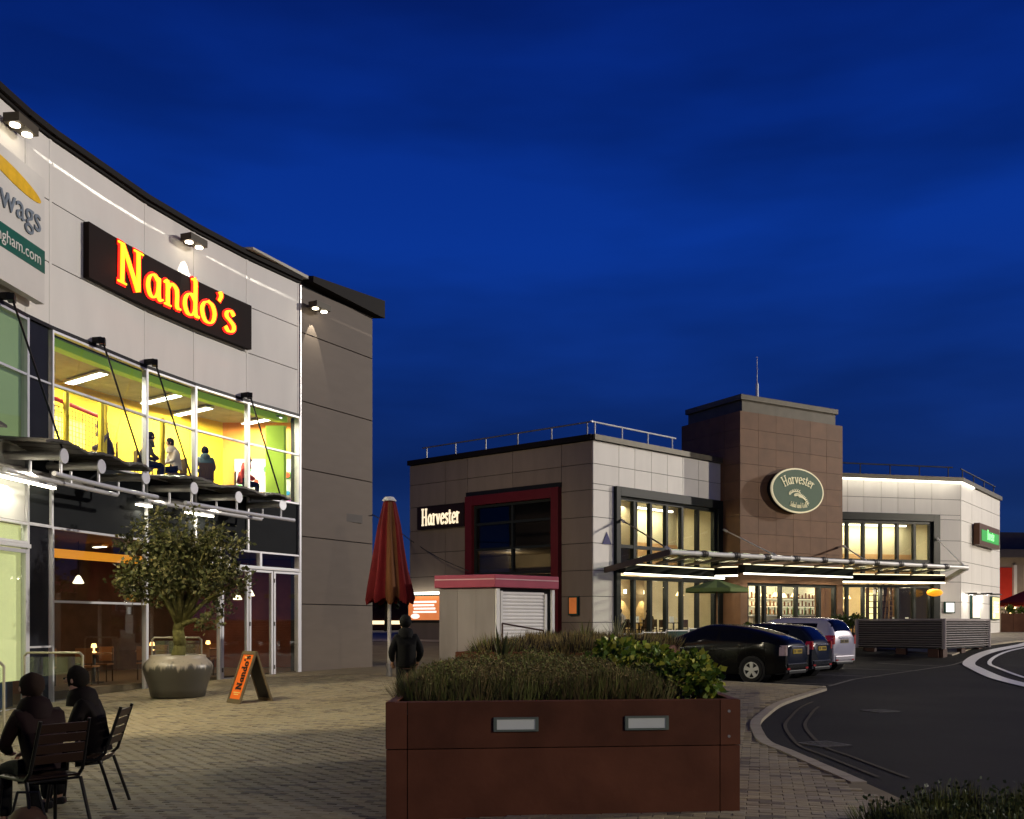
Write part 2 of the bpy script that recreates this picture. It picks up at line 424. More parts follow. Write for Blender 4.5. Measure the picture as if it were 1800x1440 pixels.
# repairs and ironwork in the road
for i, (x, y) in enumerate(((3.95, 12.6), (6.4, 17.3))):
    dr = thing('drain_cover', (x, y, -.048), 'dark iron drain grate in the road %s' % ('beside the kerb bend', 'out from the kerb near the parked cars')[i], 'drain cover', 'iron covers in the road', rz=.4)
    m = MB()
    for q in (-.22, .22): m.box((0, q, .004), (.48, .04, .016)); m.box((q, 0, .004), (.04, .40, .016))
    lb(m, 'frame', DSTEEL, dr)
    for k in range(6): m = MB(); m.box((-.16+.064*k, 0, .003), (.028, .38, .012)); lb(m, 'bar', DSTEEL, dr)
# kerb stones
def kerb_run(pts, w_=.16, h=.06, ln=.9, name='kerb'):
    P = [V(p) for p in pts]; root = None
    acc = []; 
    for a, b in zip(P, P[1:]):
        n = max(1, round((b-a).length/.3))
        for i in range(n): acc.append(a.lerp(b, i/n))
    acc.append(P[-1]); root = thing(name, (acc[0].x, acc[0].y, zg(*acc[0])), None, None); root['kind'] = 'structure'
    for i in range(0, len(acc)-3, 3):
        m = MB(); q = acc[i:i+4]
        for si, (a, b) in enumerate(zip(q, q[1:])):
            e = (b-a)*(.02 if b is q[-1] else 0); b = b-e
            d = (b-a).normalized(); n_ = V((-d.y, d.x, 0))*w_
            a3 = V((a.x, a.y, zg(*a)-.08)); 
            m.obox(a3, V((b.x-a.x, b.y-a.y, zg(*b)-zg(*a))), n_, V((0, 0, .086+.002*(si % 2))))
        m.build('kerb_stone', KERB, root)
kerb_run(kb+[V((7.35, 23.3))], w_=.15)
kerb_run([(7.35, 23.3), (5.3, 25.6), (2.3, 28.6)], w_=.15, name='kerb')
kerb_run([(10.0, 37.7), (13.6, 42.0), (17.2, 38.9), (19.4, 41.5), (26.0, 47.0)], w_=.15, name='kerb')
# painted lines lying on the asphalt
def strip(name, pts, w_, mat, dz=-.044, step=1.0):
    P = [V(p) for p in pts]; acc = []
    for a, b in zip(P, P[1:]):
        n = max(1, round((b-a).length/step))
        for i in range(n): acc.append(a.lerp(b, i/n))
    acc.append(P[-1]); m = MB(); vs = []
    for i, p in enumerate(acc):
        d = (acc[min(i+1, len(acc)-1)]-acc[max(i-1, 0)]).normalized(); n_ = V((-d.y, d.x))*w_/2
        for q in (p-n_, p+n_): vs.append((q.x, q.y, zg(q.x, q.y)+dz+.003))
    m.add(vs, [(2*i, 2*i+2, 2*i+3, 2*i+1)[::-1] for i in range(len(acc)-1)])
    o = m.build(name, mat, None, kind='structure'); return o
strip('bay_marking', [(7.6, 23.9), (9.2, 26.8), (17.2, 37.6)], .10, LINEW, dz=-.036)
for t in (0.0, .28, .56, .82):
    a = V((8.0, 24.6)).lerp(V((16.8, 37.2)), t); b = a+V((-3.6, 3.3))
    strip('bay_marking', [a, b], .10, LINEW)
off1 = [(p.x+.34, p.y-.10) for p in kb[2:-6]]; off2 = [(p.x+.62, p.y-.16) for p in kb[2:-8]]
strip('double_yellow_line', off1, .05, LINEY, step=.4); strip('double_yellow_line', off2, .05, LINEY, step=.4)
# headlight trail put in as pale painted strips on the road at the right
trail = catmull([V(p) for p in ((34, 49), (25, 45.5), (21.6, 42.2), (18.9, 39.7), (16.9, 36.8), (15.5, 33.3), (13.6, 28.1), (12.8, 25.4), (12.1, 22.5))], 5)
strip('light_trail_strip', trail, .42, mt('trail_white', (.85, .83, .78), .3, var=.08), dz=-.028, step=.6)
strip('light_trail_strip', [V((p.x+.8, p.y+.1)) for p in trail[4:]], .14, mt('trail_white', (.85, .83, .78), .3), dz=-.028, step=.6)

# ------------------------------------------------------------------ building on the left (curved white facade)
def fx(y): return -9+.332*(y-25)+.021*(y-25)**2
def fp(y): return (fx(y), y)
nb = thing('restaurant_building', (-11, 22, 0), 'white panelled two storey building with curved facade, red lit sign and yellow lit upstairs windows', 'building')
YS = [5.6, 8.6, 11.6, 14.6, 17.6, 20.6, 21.4, 24.7, 26.5, 28.5, 30.5]
CW = [Wall(fp(a), fp(b)) for a, b in zip(YS, YS[1:])]
ZR = [7.88, 9.22, 10.55, 11.88]
G = .012
back = MB()
for W in CW:
    W.box(back, 0, W.L, 7.80, 12.0, -.30, -.06)
back.build('wall', DGAP, nb)
for k, W in enumerate(CW):
    for r in range(3):
        z0, z1 = ZR[r], ZR[r+1]
        m = MB(); W.box(m, .045, W.L-.045, z0+G, z1-G, -.05, .0); m.build('panel', WHITE, nb)
for W in CW:
    m = MB(); W.box(m, -.04, .04, 7.88, 11.88, -.055, .008); m.build('joint_cover', WHITE, nb)
m = MB(); W.box(m, W.L-.04, W.L+.02, 7.88, 11.88, -.055, .008); m.build('joint_cover', WHITE, nb)
m = MB()
for W in CW:
    W.box(m, -.02, W.L+.02, 7.80, 7.875, -.2, .05)
m.build('drip_flashing', BLACK, nb)
m = MB()
for W in CW:
    W.box(m, -.02, W.L+.02, 11.89, 11.96, -.3, .05); W.box(m, -.03, W.L+.03, 11.965, 12.10, -.6, .13)
m.build('roof_fascia', FASC, nb)
# upstairs windows: frame with panes as sub-parts
def window(W, u0, u1, z0, z1, us, zs, parent, fmat=ALU, gmat=GLASS, fw=.05, fd=.12, o=-.06, name='window'):
    m = MB()
    W.box(m, u0, u0+fw, z0, z1, o, o+fd); W.box(m, u1-fw, u1, z0, z1, o, o+fd)
    W.box(m, u0+fw, u1-fw, z0, z0+fw, o, o+fd-.004); W.box(m, u0+fw, u1-fw, z1-fw, z1, o, o+fd-.004)
    for u in us: W.box(m, u-fw/2, u+fw/2, z0+fw, z1-fw, o, o+fd-.002)
    for z in zs: W.box(m, u0+fw, u1-fw, z-fw/2, z+fw/2, o+.01, o+fd-.012)
    f = m.build(name, fmat, parent)
    ue = [u0]+list(us)+[u1]; ze = [z0]+list(zs)+[z1]
    for a, b in zip(ue, ue[1:]):
        for c, d in zip(ze, ze[1:]):
            g = MB(); W.box(g, a+fw/2, b-fw/2, c+fw/2, d-fw/2, o+.045, o+.053); g.build('pane', gmat, f)
    return f
for k, W in enumerate(CW):
    if k == 5:
        for z0, z1 in ((5.1, 6.6), (6.64, 7.8), (1.0, 3.52), (-.3, .96)):
            m = MB(); W.box(m, .05, W.L-.05, z0, z1, -.04, -.01); m.build('panel', mt('black_panel', (.018, .019, .024), .25), nb)
        m = MB(); W.box(m, -.03, .03, -.3, 7.8, -.1, .06); W.box(m, .03, W.L, 6.6, 6.64, -.05, .03); W.box(m, .03, W.L, 3.52, 3.58, -.05, .05)
        W.box(m, .03, W.L, .96, 1.0, -.05, .03); m.build('mullion', ALU, nb)
    else:
        window(W, 0, W.L, 5.1, 7.79, [], [6.62], nb)
    m = MB(); W.box(m, .02, W.L-.02, 3.58, 5.09, -.04, -.005); m.build('spandrel_panel', SPANL if k < 5 else SPAN, nb)
    m = MB(); W.box(m, -.03, .03, 3.5, 5.1, -.05, .06); m.build('mullion', ALU, nb)
m = MB(); W = CW[-1]; W.box(m, W.L-.03, W.L+.04, -.1, 7.8, -.08, .07); W.box(m, W.L+.045, W.L+.09, -.1, 11.85, -.2, .04); m.build('corner_trim', ALU, nb)
# ground floor
LW_ = [Wall(fp(a), fp(b)) for a, b in ((21.4, 24.7), (24.7, 27.45), (27.45, 28.5), (28.5, 29.45), (29.45, 30.5))]
window(LW_[0], 0, LW_[0].L, -.30, 3.56, [], [1.95], nb)
window(LW_[1], 0, LW_[1].L, -.25, 3.56, [], [3.12], nb)
WT = Wall(fp(27.45), fp(28.97)); WT2 = Wall(fp(28.97), fp(30.5))
for q in (WT, WT2): window(q, 0, q.L, 3.08, 3.56, [], [], nb)
def leaf(W, a, b, z0, z1, name='door', gm=GLASS, fw=.075):
    f = window(W, a, b, z0, z1, [], [], nb, fw=fw, fd=.09, o=-.02, gmat=gm, name=name)
    m = MB()
    for z in (z0+.3, (z0+z1)/2, z1-.3):
        W.box(m, a-.012, a+.03, z-.06, z+.06, .07, .092)
    m.build('hinge', DSTEEL, f)
q = 0
for i in (2, 3, 4):
    leaf(LW_[i], .02, LW_[i].L-.02, -.12, 3.03)
for i in range(5):                                          # units nearer the camera
    W = CW[i]
    window(W, 0, W.L, 3.12, 3.56, [], [], nb)
    leaf(W, .05, W.L/2-.01, -.32, 3.0); leaf(W, W.L/2+.01, W.L-.05, -.32, 3.0)
    m = MB(); W.box(m, -.03, W.L+.02, 3.03, 3.11, -.1, .10); m.build('door_head', ALU, nb)
    g = MB(); W.box(g, .02, W.L-.02, 5.12, 7.77, -.13, -.10); g.build('blind', GREEN, nb)
    g = MB(); W.box(g, .02, W.L-.02, .3, 3.5, -.13, -.10); g.build('blind', YGREEN, nb)
    g = MB(); W.box(g, .05, W.L-.05, -.3, .29, -.30, -.26); g.build('kick_panel', mt('blue_kick', (.03, .05, .10), .5), nb)
m = MB()
for q in (WT, WT2): q.box(m, 0, q.L, 3.035, 3.075, -.1, .12)
m.build('door_head', STEELW, nb)
m = MB()
for W in CW[:6]+[LW_[0], LW_[1]]: W.box(m, 0, W.L, -.45, -.22 if W in LW_ or W is CW[5] else -.32, -.15, .10)
m.build('sill', ALU, nb)

# interior shells (walls, floors, ceilings) following the curve
def curve_band(y0, y1, offx, z0, z1, n=8, t=.1):
    m = MB()
    for i in range(n):
        a, b = y0+(y1-y0)*i/n, y0+(y1-y0)*(i+1)/n
        W = Wall((fx(a)+offx, a), (fx(b)+offx, b)); W.box(m, 0, W.L, z0, z1, -t, 0)
    return m
def curve_slab(y0, y1, o0, o1, z0, z1, n=10):
    m = MB()
    for i in range(n):
        a, b = y0+(y1-y0)*i/n, y0+(y1-y0)*(i+1)/n
        m.prism([(fx(a)+o0, a), (fx(a)+o1, a), (fx(b)+o1, b), (fx(b)+o0, b)], z0, z1)
    return m
curve_band(20.9, 31.6, -3.2, 5.1, 7.9).build('interior_wall', YEL, nb)
curve_slab(20.9, 31.6, -3.3, -.32, 7.82, 7.90).build('ceiling', CEIL, nb)
curve_slab(20.9, 30.5, -.62, -.34, 7.62, 7.80).build('bulkhead', LIME, nb)
curve_slab(20.9, 33.2, -6.6, -.12, 4.80, 5.06).build('floor_slab', mt('floor', (.10, .09, .08), .6), nb)
curve_slab(30.36, 30.46, -.9, -.34, 5.1, 7.5, 1).build('column', LIME, nb)
m = MB(); m.box((fx(20.9)-2.5, 20.95, 6.5), (4.4, .1, 2.8)); m.build('interior_wall', mt('grey_wall', (.3, .3, .3), .7), nb)
m = MB(); m.obox((-9.3, 31.5, 5.1), (3.15, 0, 0), (0, .1, 0), (0, 0, 2.8)); m.build('interior_wall', ORA, nb)
m = MB(); m.obox((-8.75, 31.40, 5.1), (2.5, 0, 0), (0, .08, 0), (0, 0, 1.55)); mu_ = m.build('mural', mt('mural_paint', (.72, .70, .66), .6, var=.3, vs=3), nb)
for i in range(26):
    m = MB(); x, z, r_ = -8.6+R.random()*2.2, 5.3+R.random()*1.2, R.uniform(.05, .14); m.cyl((x, 31.39-.002*i, z), (x, 31.38-.002*i, z), r_, 9); m.build('painted_shape', mt('mural_%d' % (i % 5), ((.7, .1, .05), (.1, .4, .1), (.05, .3, .6), (.8, .6, .05), (.5, .15, .4))[i % 5], .6), mu_)
curve_band(20.9, 34, -6.5, -.2, 4.8).build('interior_wall', mt('dark_brown_wall', (.10, .05, .03), .6, var=.3), nb)
curve_slab(20.9, 33.2, -6.5, -.32, 3.60, 3.66).build('ceiling', mt('dark_ceiling', (.12, .09, .07), .7), nb)
curve_slab(20.9, 33.2, -6.5, -.1, -.25, .0).build('floor_slab', mt('tile_floor', (.12, .08, .05), .3, var=.3), nb)
m = MB(); m.box((fx(20.9)-3.3, 20.95, 1.7), (6.2, .1, 3.7)); m.box((-8.5, 33.5, 1.7), (7, .1, 3.8)); m.build('interior_wall', mt('dark_red_wall', (.16, .05, .03), .6, var=.3), nb)
curve_band(21.6, 27.5, -1.9, 3.10, 3.30, t=.25).build('bulkhead_light', mt('orange_light', (1, .4, .05), em=.8, emc=(1, .36, .03)), nb)
# roof slab, end wing
wing = Wall((-6.50, 30.62), (-4.73, 33.75))
for i, (z0, z1) in enumerate(((-.05, 2.06), (2.06, 4.15), (4.15, 6.24), (6.24, 8.32), (8.32, 10.43), (10.43, 11.85))):
    m = MB(); wing.box(m, .05, wing.L, z0+G, z1-G, -.05, 0); m.build('panel', TAUPE, nb, bevel=.008)
m = MB(); wing.box(m, 0, wing.L-.02, 0, 11.9, -.4, -.055); m.build('wall', DGAP, nb); m = MB(); m.obox(wing.pt(wing.L, 0, -.06), (-11, 6, 0), (0, .3, 0), (0, 0, 11.9)); m.build('wall', DGAP, nb)
m = MB()
for i in range(9):
    a, b = YS[i], YS[i+1]
    m.prism([(fx(a)-.3, a), (fx(b)-.3, b), (-24, b), (-24, a)], 11.9, 12.1)
m.prism([(-7.2, 30.5), (-6.6, 30.5), (-5.0, 33.9), (-24, 40), (-24, 30.5)], 11.9, 12.1); m.build('roof', FASC, nb)
# raised dark roof fascia over the wing
m = MB(); a = V((fx(28.4)+.27, 28.3, 0)); b = V((-6.26, 30.85, 0)); c = V((-4.45, 34.0, 0))
m.add([a+V((0, 0, 12.11)), b+V((0, 0, 12.11)), b+V((0, 0, 12.21)), a+V((0, 0, 12.17)), a+V((-.6, 0, 12.11)), b+V((-.6, 0, 12.11)), b+V((-.6, 0, 12.21)), a+V((-.6, 0, 12.17))],
      [(0, 1, 2, 3), (3, 2, 6, 7), (1, 5, 6, 2), (0, 3, 7, 4), (4, 7, 6, 5), (0, 4, 5, 1)]); m.build('roof_edge', mt('pale_soffit', (.5, .47, .38), .5), nb)
m = MB(); vs = []
for p, z0, z1 in ((b, 12.03, 12.22), (c, 11.86, 12.46)):
    for dx in (.12, -2.5):
        vs += [p+V((dx, -.05, z0)), p+V((dx, -.05, z1))]
m.add(vs, [(0, 1, 3, 2), (4, 6, 7, 5), (0, 4, 5, 1), (2, 3, 7, 6), (1, 5, 7, 3), (0, 2, 6, 4)]); m.build('roof_fascia', FASC, nb)

# interior lamps upstairs and downstairs
def ceiling_light(x, y, z, ln, wd, rz, power, colr, label, mat=WHITEM, grp='strip lights on the upstairs ceiling'):
    t = thing('ceiling_light', (x, y, z), label, 'ceiling light', grp, rz)
    m = MB(); m.box((0, 0, 0), (wd+.06, ln+.06, .05)); lb(m, 'housing', STEELW, t)
    m = MB(); m.box((0, 0, -.032), (wd, ln, .014)); lb(m, 'diffuser', mat, t)
    a = lamp('tube', 'AREA', (0, 0, -.06), power, colr, sx=ln*.8); local(t, a)
    return t
for i, (y, o) in enumerate(((23.0, -1.5), (25.4, -2.0), (27.8, -1.9), (29.4, -2.3), (30.7, -1.3))):
    ceiling_light(fx(y)+o, y, 7.74, 1.7, .22, .9, 260, (1, .93, .75), 'white strip light on the upstairs ceiling, %s along the yellow room' % ('first', 'second', 'third', 'fourth', 'fifth')[i])
for i, (y, o) in enumerate(((23.2, -2.6), (26.6, -2.6), (30.2, -2.4))):
    ceiling_light(fx(y)+o, y, 3.54, .5, .12, .9, 60, (1, .72, .42), 'small warm ceiling lamp %s in the ground floor dining room' % ('nearest the lit doorway', 'halfway along', 'by the folding doors')[i],
                  WARMEM, 'warm lamps on the dining room ceiling')

# sign
SIGNB = mt('sign_board_dark', (.010, .005, .004), .75, spec=.15)
SR = mt('sign_red_glow', (.9, .02, .01), em=1.15, emc=(1, .012, .006)); SY = mt('sign_yellow', (1, .7, .02), em=1.5, emc=(1, .62, .015))
sa, sb = fp(22.45), fp(28.45)
chord = Wall(sa, sb)
SW = Wall((sa[0]+.10, sa[1]), (sb[0]+.10, sb[1]))
sg = thing('restaurant_sign', (SW.p0.x, SW.p0.y, 9.28), 'dark board with glowing yellow and red letters reading Nando\'s', 'sign')
m = MB(); nseg = 10
for i in range(nseg):
    a, b = 22.45+6*i/nseg, 22.45+6*(i+1)/nseg
    q = Wall(fp(a), fp(b)); q.box(m, -.004, q.L+.004, 9.27, 10.52, .05, .20)
m.build('board', SIGNB, sg)
def curved(M0, base_y, zc, off):
    # letters follow the curved board: x along, mapped on to the arc
    class C:
        def __matmul__(s, v):
            y = base_y+v[0]*.955
            q = V((fx(y), y, 0)); t = V((.332+.042*(y-25), 1, 0)).normalized(); n = V((t.y, -t.x, 0))
            return q+n*(off+v[2])+V((0, 0, zc+v[1]))
    return C()
CM = curved(None, 25.62, 9.52, .21)
pens('letter_glow', SR, sg, "Nando's", .92, CM, nib=.130, thin=.080, depth=.02, xs=1.20)
pens('letter', SY, sg, "Nando's", .92, CM, nib=.060, thin=.022, depth=.03, xs=1.20, lift=.024)
for yy in (23.6, 25.0, 26.4, 27.6):
    W = Wall(fp(yy-.1), fp(yy+.1)); lamp('neon', 'POINT', W.pt(.1, 9.9, .42), 5, (1, .12, .03), .1, parent=sg)

# advertising board at the far left
bw = Wall(fp(17.0), fp(20.75))
ab = thing('advertising_board', bw.pt(0, 8.2, .12), 'large pale advertising board with yellow oval and green web address strip, upper left corner', 'billboard')
m = MB(); bw.box(m, 0, bw.L, 8.12, 10.72, .12, .30); m.build('board', mt('board_cream', (.62, .60, .55), .4, var=.04), ab)
m = MB(); bw.box(m, .0, bw.L, 8.75, 9.22, .302, .308); m.build('green_strip', mt('sign_green', (.01, .10, .07), .4), ab)
m = MB(); pt_ = []
for i in range(28):
    a = 2*pi*i/28; pt_.append(bw.pt(bw.L-1.15+1.0*math.cos(a), 10.30+.16*math.sin(a)-.12*math.cos(a), .302))
m.add(pt_+[p+bw.n*.012 for p in pt_], [tuple(range(28, 56))]+[(i, (i+1) % 28, 28+(i+1) % 28, 28+i) for i in range(28)]); m.build('yellow_oval', mt('oval_yellow', (.75, .45, .02), .4, var=.2, vs=5), ab)
text('lettering', 'wags', .75, .02, mt('wags_blue', (.16, .19, .22), .3, var=.4), bw.mat(bw.L-.15, 9.75, .31), ab, sx=1.0, align='RIGHT')
text('lettering', 'ngham.com', .34, .01, WHITE, bw.mat(bw.L-.15, 8.98, .31), ab, sx=1.0, align='RIGHT')

# twin parapet spotlights
def twin_spot(y, z, lab, pw=1):
    W = Wall(fp(y-.35), fp(y+.35)) if y < 30.6 else wing
    uc = W.L/2 if y < 30.6 else .55
    t = thing('wall_spotlight', W.pt(uc, z, 0), lab, 'wall lamp', 'twin spotlights under the roof edge')
    m = MB(); W.box(m, uc-.33, uc+.33, z-.06, z+.12, .12, .46); m.build('housing', mt('spot_housing', (.06, .05, .035), .5), t)
    m = MB(); W.box(m, uc-.08, uc+.08, z-.03, z+.06, 0, .12); m.build('bracket', DSTEEL, t)
    for s in (-.2, .2):
        m = MB(); p = W.pt(uc+s, z-.062, .29); m.cyl(p, p-V((0, 0, .03)), .10, 14); m.build('lamp_glass', WARMEM, t)
    lamp('beam', 'SPOT', W.pt(uc-.05, z-.10, .26), 150*pw, (1, .93, .78), .01, aim=W.pt(uc-.05, z-1.3, .02), parent=t, angle=math.radians(42), blend=.06)
    for sg_ in ((1, -1) if y < 30.6 else (1,)):
        for q_, an_, p_ in ((.8, 7, 80), (1.2, 5.5, 190), (1.7, 4.2, 450), (2.3, 3.2, 1000), (3.0, 2.5, 2100), (3.8, 2.0, 3600)):
            lamp('beam', 'SPOT', W.pt(uc+.30*sg_, z-.03, .11), p_*pw*(1 if y < 30.6 else .5), (1, .95, .85), .004, aim=W.pt(uc+(.3+q_)*sg_, z-.04-.02*q_, .019*q_*q_ if y < 30.6 else 0), parent=t, angle=math.radians(an_), blend=1)
    lamp('glow', 'POINT', W.pt(uc, z-.5, 1.2), 9*pw, (1, .9, .75), .05, parent=t)

twin_spot(20.0, 11.45, 'twin spotlight under the roof edge, leftmost above the advertising board')
twin_spot(26.15, 11.45, 'twin spotlight under the roof edge, in the middle above the red lit sign')
twin_spot(31.2, 11.28, 'twin spotlight at the top of the plain taupe end wing')
twin_spot(14.0, 11.45, 'twin spotlight under the roof edge, nearest the camera')

fl2 = thing('added_floodlight', (-4.6, 33.9, 8.6), 'small added fill floodlight on the rear corner of the taupe end wing, facing the other restaurant', 'added_floodlight')  # unseen fill lamp added to brighten the facing side wall
m = MB(); m.box((-5.0, 34.15, 6.2), (.2, .3, .2)); m.build('housing', DSTEEL, fl2)
m = MB(); m.box((-5.0, 34.306, 6.2), (.16, .01, .16)); m.build('lens', WARMEM, fl2)
lamp('flood_beam', 'SPOT', (-4.9, 34.6, 6.2), 800, (1, .80, .56), .2, aim=(-2.5, 44, 3.0), parent=fl2, angle=math.radians(130), blend=.9)
# canopies
def canopy(ya, yb, ybeams, label):
    t = thing('entrance_canopy', (fx((ya+yb)/2), (ya+yb)/2, 4.7), label, 'canopy', 'steel canopies over the ground floor')
    P = 1.25
    def wp(y, o, z):
        tt = V((.332+.042*(y-25), 1, 0)).normalized(); n = V((tt.y, -tt.x, 0)); return V((fx(y), y, z))+n*o
    n = len(ybeams)
    # curved corrugated sheets between beams, stepped
    ys = [ya]+[(a+b)/2 for a, b in zip(ybeams, ybeams[1:])]+[yb]
    for i in range(len(ys)-1):
        m = MB(); K = 10
        for j in range(K):
            a = ys[i]+(ys[i+1]-ys[i])*j/K; b = ys[i]+(ys[i+1]-ys[i])*(j+1)/K
            h = lambda q: 5.02+.10*math.sin(pi*(q-ys[i])/(ys[i+1]-ys[i]))
            e = .012*(j % 2)
            m.add([wp(a, .05, h(a)+e), wp(a, P+.15, h(a)-.10+e), wp(b, P+.15, h(b)-.10+e), wp(b, .05, h(b)+e),
                   wp(a, .05, h(a)+.05+e), wp(a, P+.15, h(a)-.05+e), wp(b, P+.15, h(b)-.05+e), wp(b, .05, h(b)+.05+e)],
                  [(0, 3, 2, 1), (4, 5, 6, 7), (0, 1, 5, 4), (1, 2, 6, 5), (2, 3, 7, 6), (3, 0, 4, 7)])
        m.build('roof_sheet', DSTEEL, t)
    for y in ybeams:
        m = MB(); m.cyl(wp(y, .02, 4.84), wp(y, P, 4.80), .090, 16); b = m.build('beam', STEEL, t, smooth=False)
        m = MB(); m.cyl(wp(y, P, 4.80), wp(y, P+.03, 4.80), .15, 18); m.build('end_disc', ALU, b)
        for o in (P-.05, .55):
            m = MB(); m.cyl(wp(y, o, 4.72), wp(y, o, 4.44), .03, 8); m.build('stanchion', ALU, b)
    for o, d in ((P-.05, .25), (.55, -.35)):
        m = MB(); q = [wp(ybeams[0]-.5+(ybeams[-1]-ybeams[0]+.8)*k/4+d, o, 4.42) for k in range(5)]; m.tube(q, .05, 10); m.build('tie_tube', ALU, t)
    m = MB(); q = [wp(ya+.2+(yb-ya-.6)*k/4, .12, 4.60) for k in range(5)]; m.tube(q, .07, 8); m.build('rear_tube', STEEL, t)
    for y in (ybeams[0], ybeams[-1]):
        br = wp(y-.2, .28, 7.95)
        m = MB(); m.bar(wp(y-.2, .0, 7.95), br, .12, .12); m.box(br+V((0, 0, -.04)), (.14, .24, .14), .3); bk = m.build('bracket', BLACK, t)
        m = MB(); m.cyl(br, wp(y, P-.02, 4.95), .022, 6); m.build('tie_rod', BLACK, t)
    return t, wp
cA, wp = canopy(19.0, 23.05, [19.9, 21.3, 23.0], 'grey steel canopy with tube beams and tie rods over the green lit doorway')
cB, wp = canopy(24.1, 28.7, [24.9, 26.7, 28.5], 'grey steel canopy with tube beams behind and above the potted tree')
cC, wp = canopy(10.0, 17.6, [11.2, 13.6, 16.6], 'grey steel canopy at the left edge, nearest the camera')
def strip_light(y0, y1, pw, lab):
    a, b = wp(y0, .16, 4.36), wp(y1, .16, 4.36)
    t = thing('strip_light', a, lab, 'wall lamp', 'strip lights under the canopies')
    m = MB(); m.bar(a+V((0, 0, .05)), b+V((0, 0, .05)), .12, .05); m.build('housing', ALU, t)
    m = MB(); m.bar(a, b, .09, .04); m.build('tube', mt('strip_em', (1, .95, .8), em=10, emc=(1, .93, .70)), t)
    c = (a+b)/2; o = lamp('tube_light', 'AREA', c-V((0, 0, .05)), pw, (1, .90, .68), aim=c+V((.75, -.1, -1.6)), parent=t); o.data.shape = 'RECTANGLE'; o.data.size = .2; o.data.size_y = 1.2
for a, b, pw, l in ((18.4, 21.3, 110, 'bright strip light over the green lit doorway'), (26.0, 27.0, 60, 'bright strip light behind the potted tree crown'),
                    (24.2, 24.7, 35, 'short strip light left of the potted tree crown'), (12, 14.5, 150, 'strip light under the canopy nearest the camera')):
    strip_light(a, b, pw, l)
# unseen floodlight added on the facade nearer the camera to light the plaza
fl = thing('added_floodlight', (fx(14.2)+.4, 14.2, 7.6), 'square floodlight added on the white facade, left of the view', 'added_floodlight')
m = MB(); m.box((fx(14.2)+.42, 14.2, 7.6), (.3, .5, .35)); m.build('housing', DSTEEL, fl)
m = MB(); m.box((fx(14.2)+.1, 14.2, 7.6), (.4, .1, .1)); m.build('bracket', DSTEEL, fl)
m = MB(); m.box((fx(14.2)+.578, 14.2, 7.6), (.012, .42, .28)); m.build('lens', WARMEM, fl)
lamp('flood_beam', 'SPOT', (fx(14.2)+.62, 14.2, 7.6), 4200, (1, .87, .62), .12, aim=(-3.4, 21.2, 0), parent=fl, angle=math.radians(72), blend=.35)

# ------------------------------------------------------------------ building on the right (two wings and a tower)
hb = thing('restaurant_building', (12, 52, .7), 'two wing restaurant with brown panelled tower, white and grey panel walls and tall lit windows', 'building')
LF = Wall((-4.8, 46.7), (3.24, 40.0)); LWg = Wall((3.24, 40.0), (9.65, 46.0)); TS = Wall((8.26, 48.5), (10.28, 44.86))
TF = Wall((10.28, 44.86), (16.07, 48.4)); RWg = Wall((15.9, 50.25), (23.5, 52.1)); RE = Wall((23.5, 52.1), (29.4, 60.0))
TR = Wall((16.07, 48.4), (14.6, 51.5))
ZB = .35
def clad(W, us, zs, mat, parent, hole=None, g=.012, t=.05, bevel=0, jit=0):
    for a, b in zip(us, us[1:]):
        for c, d in zip(zs, zs[1:]):
            A, B, C_, D = a, b, c, d
            rects = [(A, B, C_, D)]
            if hole:
                h0, h1, h2, h3 = hole
                if A < h1-.01 and B > h0+.01 and C_ < h3-.01 and D > h2+.01:
                    rects = []
                    if D > h3+.03: rects.append((A, B, h3, D))
                    if A < h0-.03: rects.append((A, h0, C_, min(D, h3)))
                    if B > h1+.03: rects.append((h1, B, C_, min(D, h3)))
            for A, B, C_, D in rects:
                j = R.uniform(0, jit)
                m = MB(); W.box(m, A+g, B-g, C_+g, D-g, -t, j); m.build('panel', mat, parent, bevel=bevel)
def mid(a, b, n): return [a+(b-a)*i/n for i in range(n+1)]
ZL = [ZB, 1.5, 2.55, 3.6, 4.7, 5.75, 6.85, 7.9, 8.82]
# left face (grey brown), with red framed window
w0, w1 = LF.u(822), LF.u(987)
ztop = LF.z(987, 848)
clad(LF, [0, 2.3, w0, (w0+w1)/2, w1, LF.L-.03], ZL, TAUPE2, hb, hole=(w0, w1, 0, ztop))
m = MB(); LF.box(m, w0+.02, w0+.42, ZB, ztop-.2, -.1, .22); LF.box(m, w1-.40, w1-.02, ZB, ztop-.2, -.1, .22); LF.box(m, w0+.42, w1-.4, ztop-.62, ztop-.2, -.1, .22)
m.build('window_surround', REDF, hb, bevel=.01)
m = MB(); LF.box(m, w0-.02, w1+.02, ztop-.19, ztop, -.1, .10); m.build('shadow_gap_strip', BLACK, hb)  # black strip drawn for the shadow gap above the frame
window(LF, w0+.42, w1-.4, 3.55, ztop-.63, [(w0+w1)/2], [LF.z(905, 963), LF.z(905, 917)], hb, fmat=DFRAME, gmat=GLASSD, fw=.11, o=-.12, fd=.16)
m = MB(); LF.box(m, w0+.42, w1-.4, ZB, 3.54, -.2, -.1); m.build('panel', DFRAME, hb)
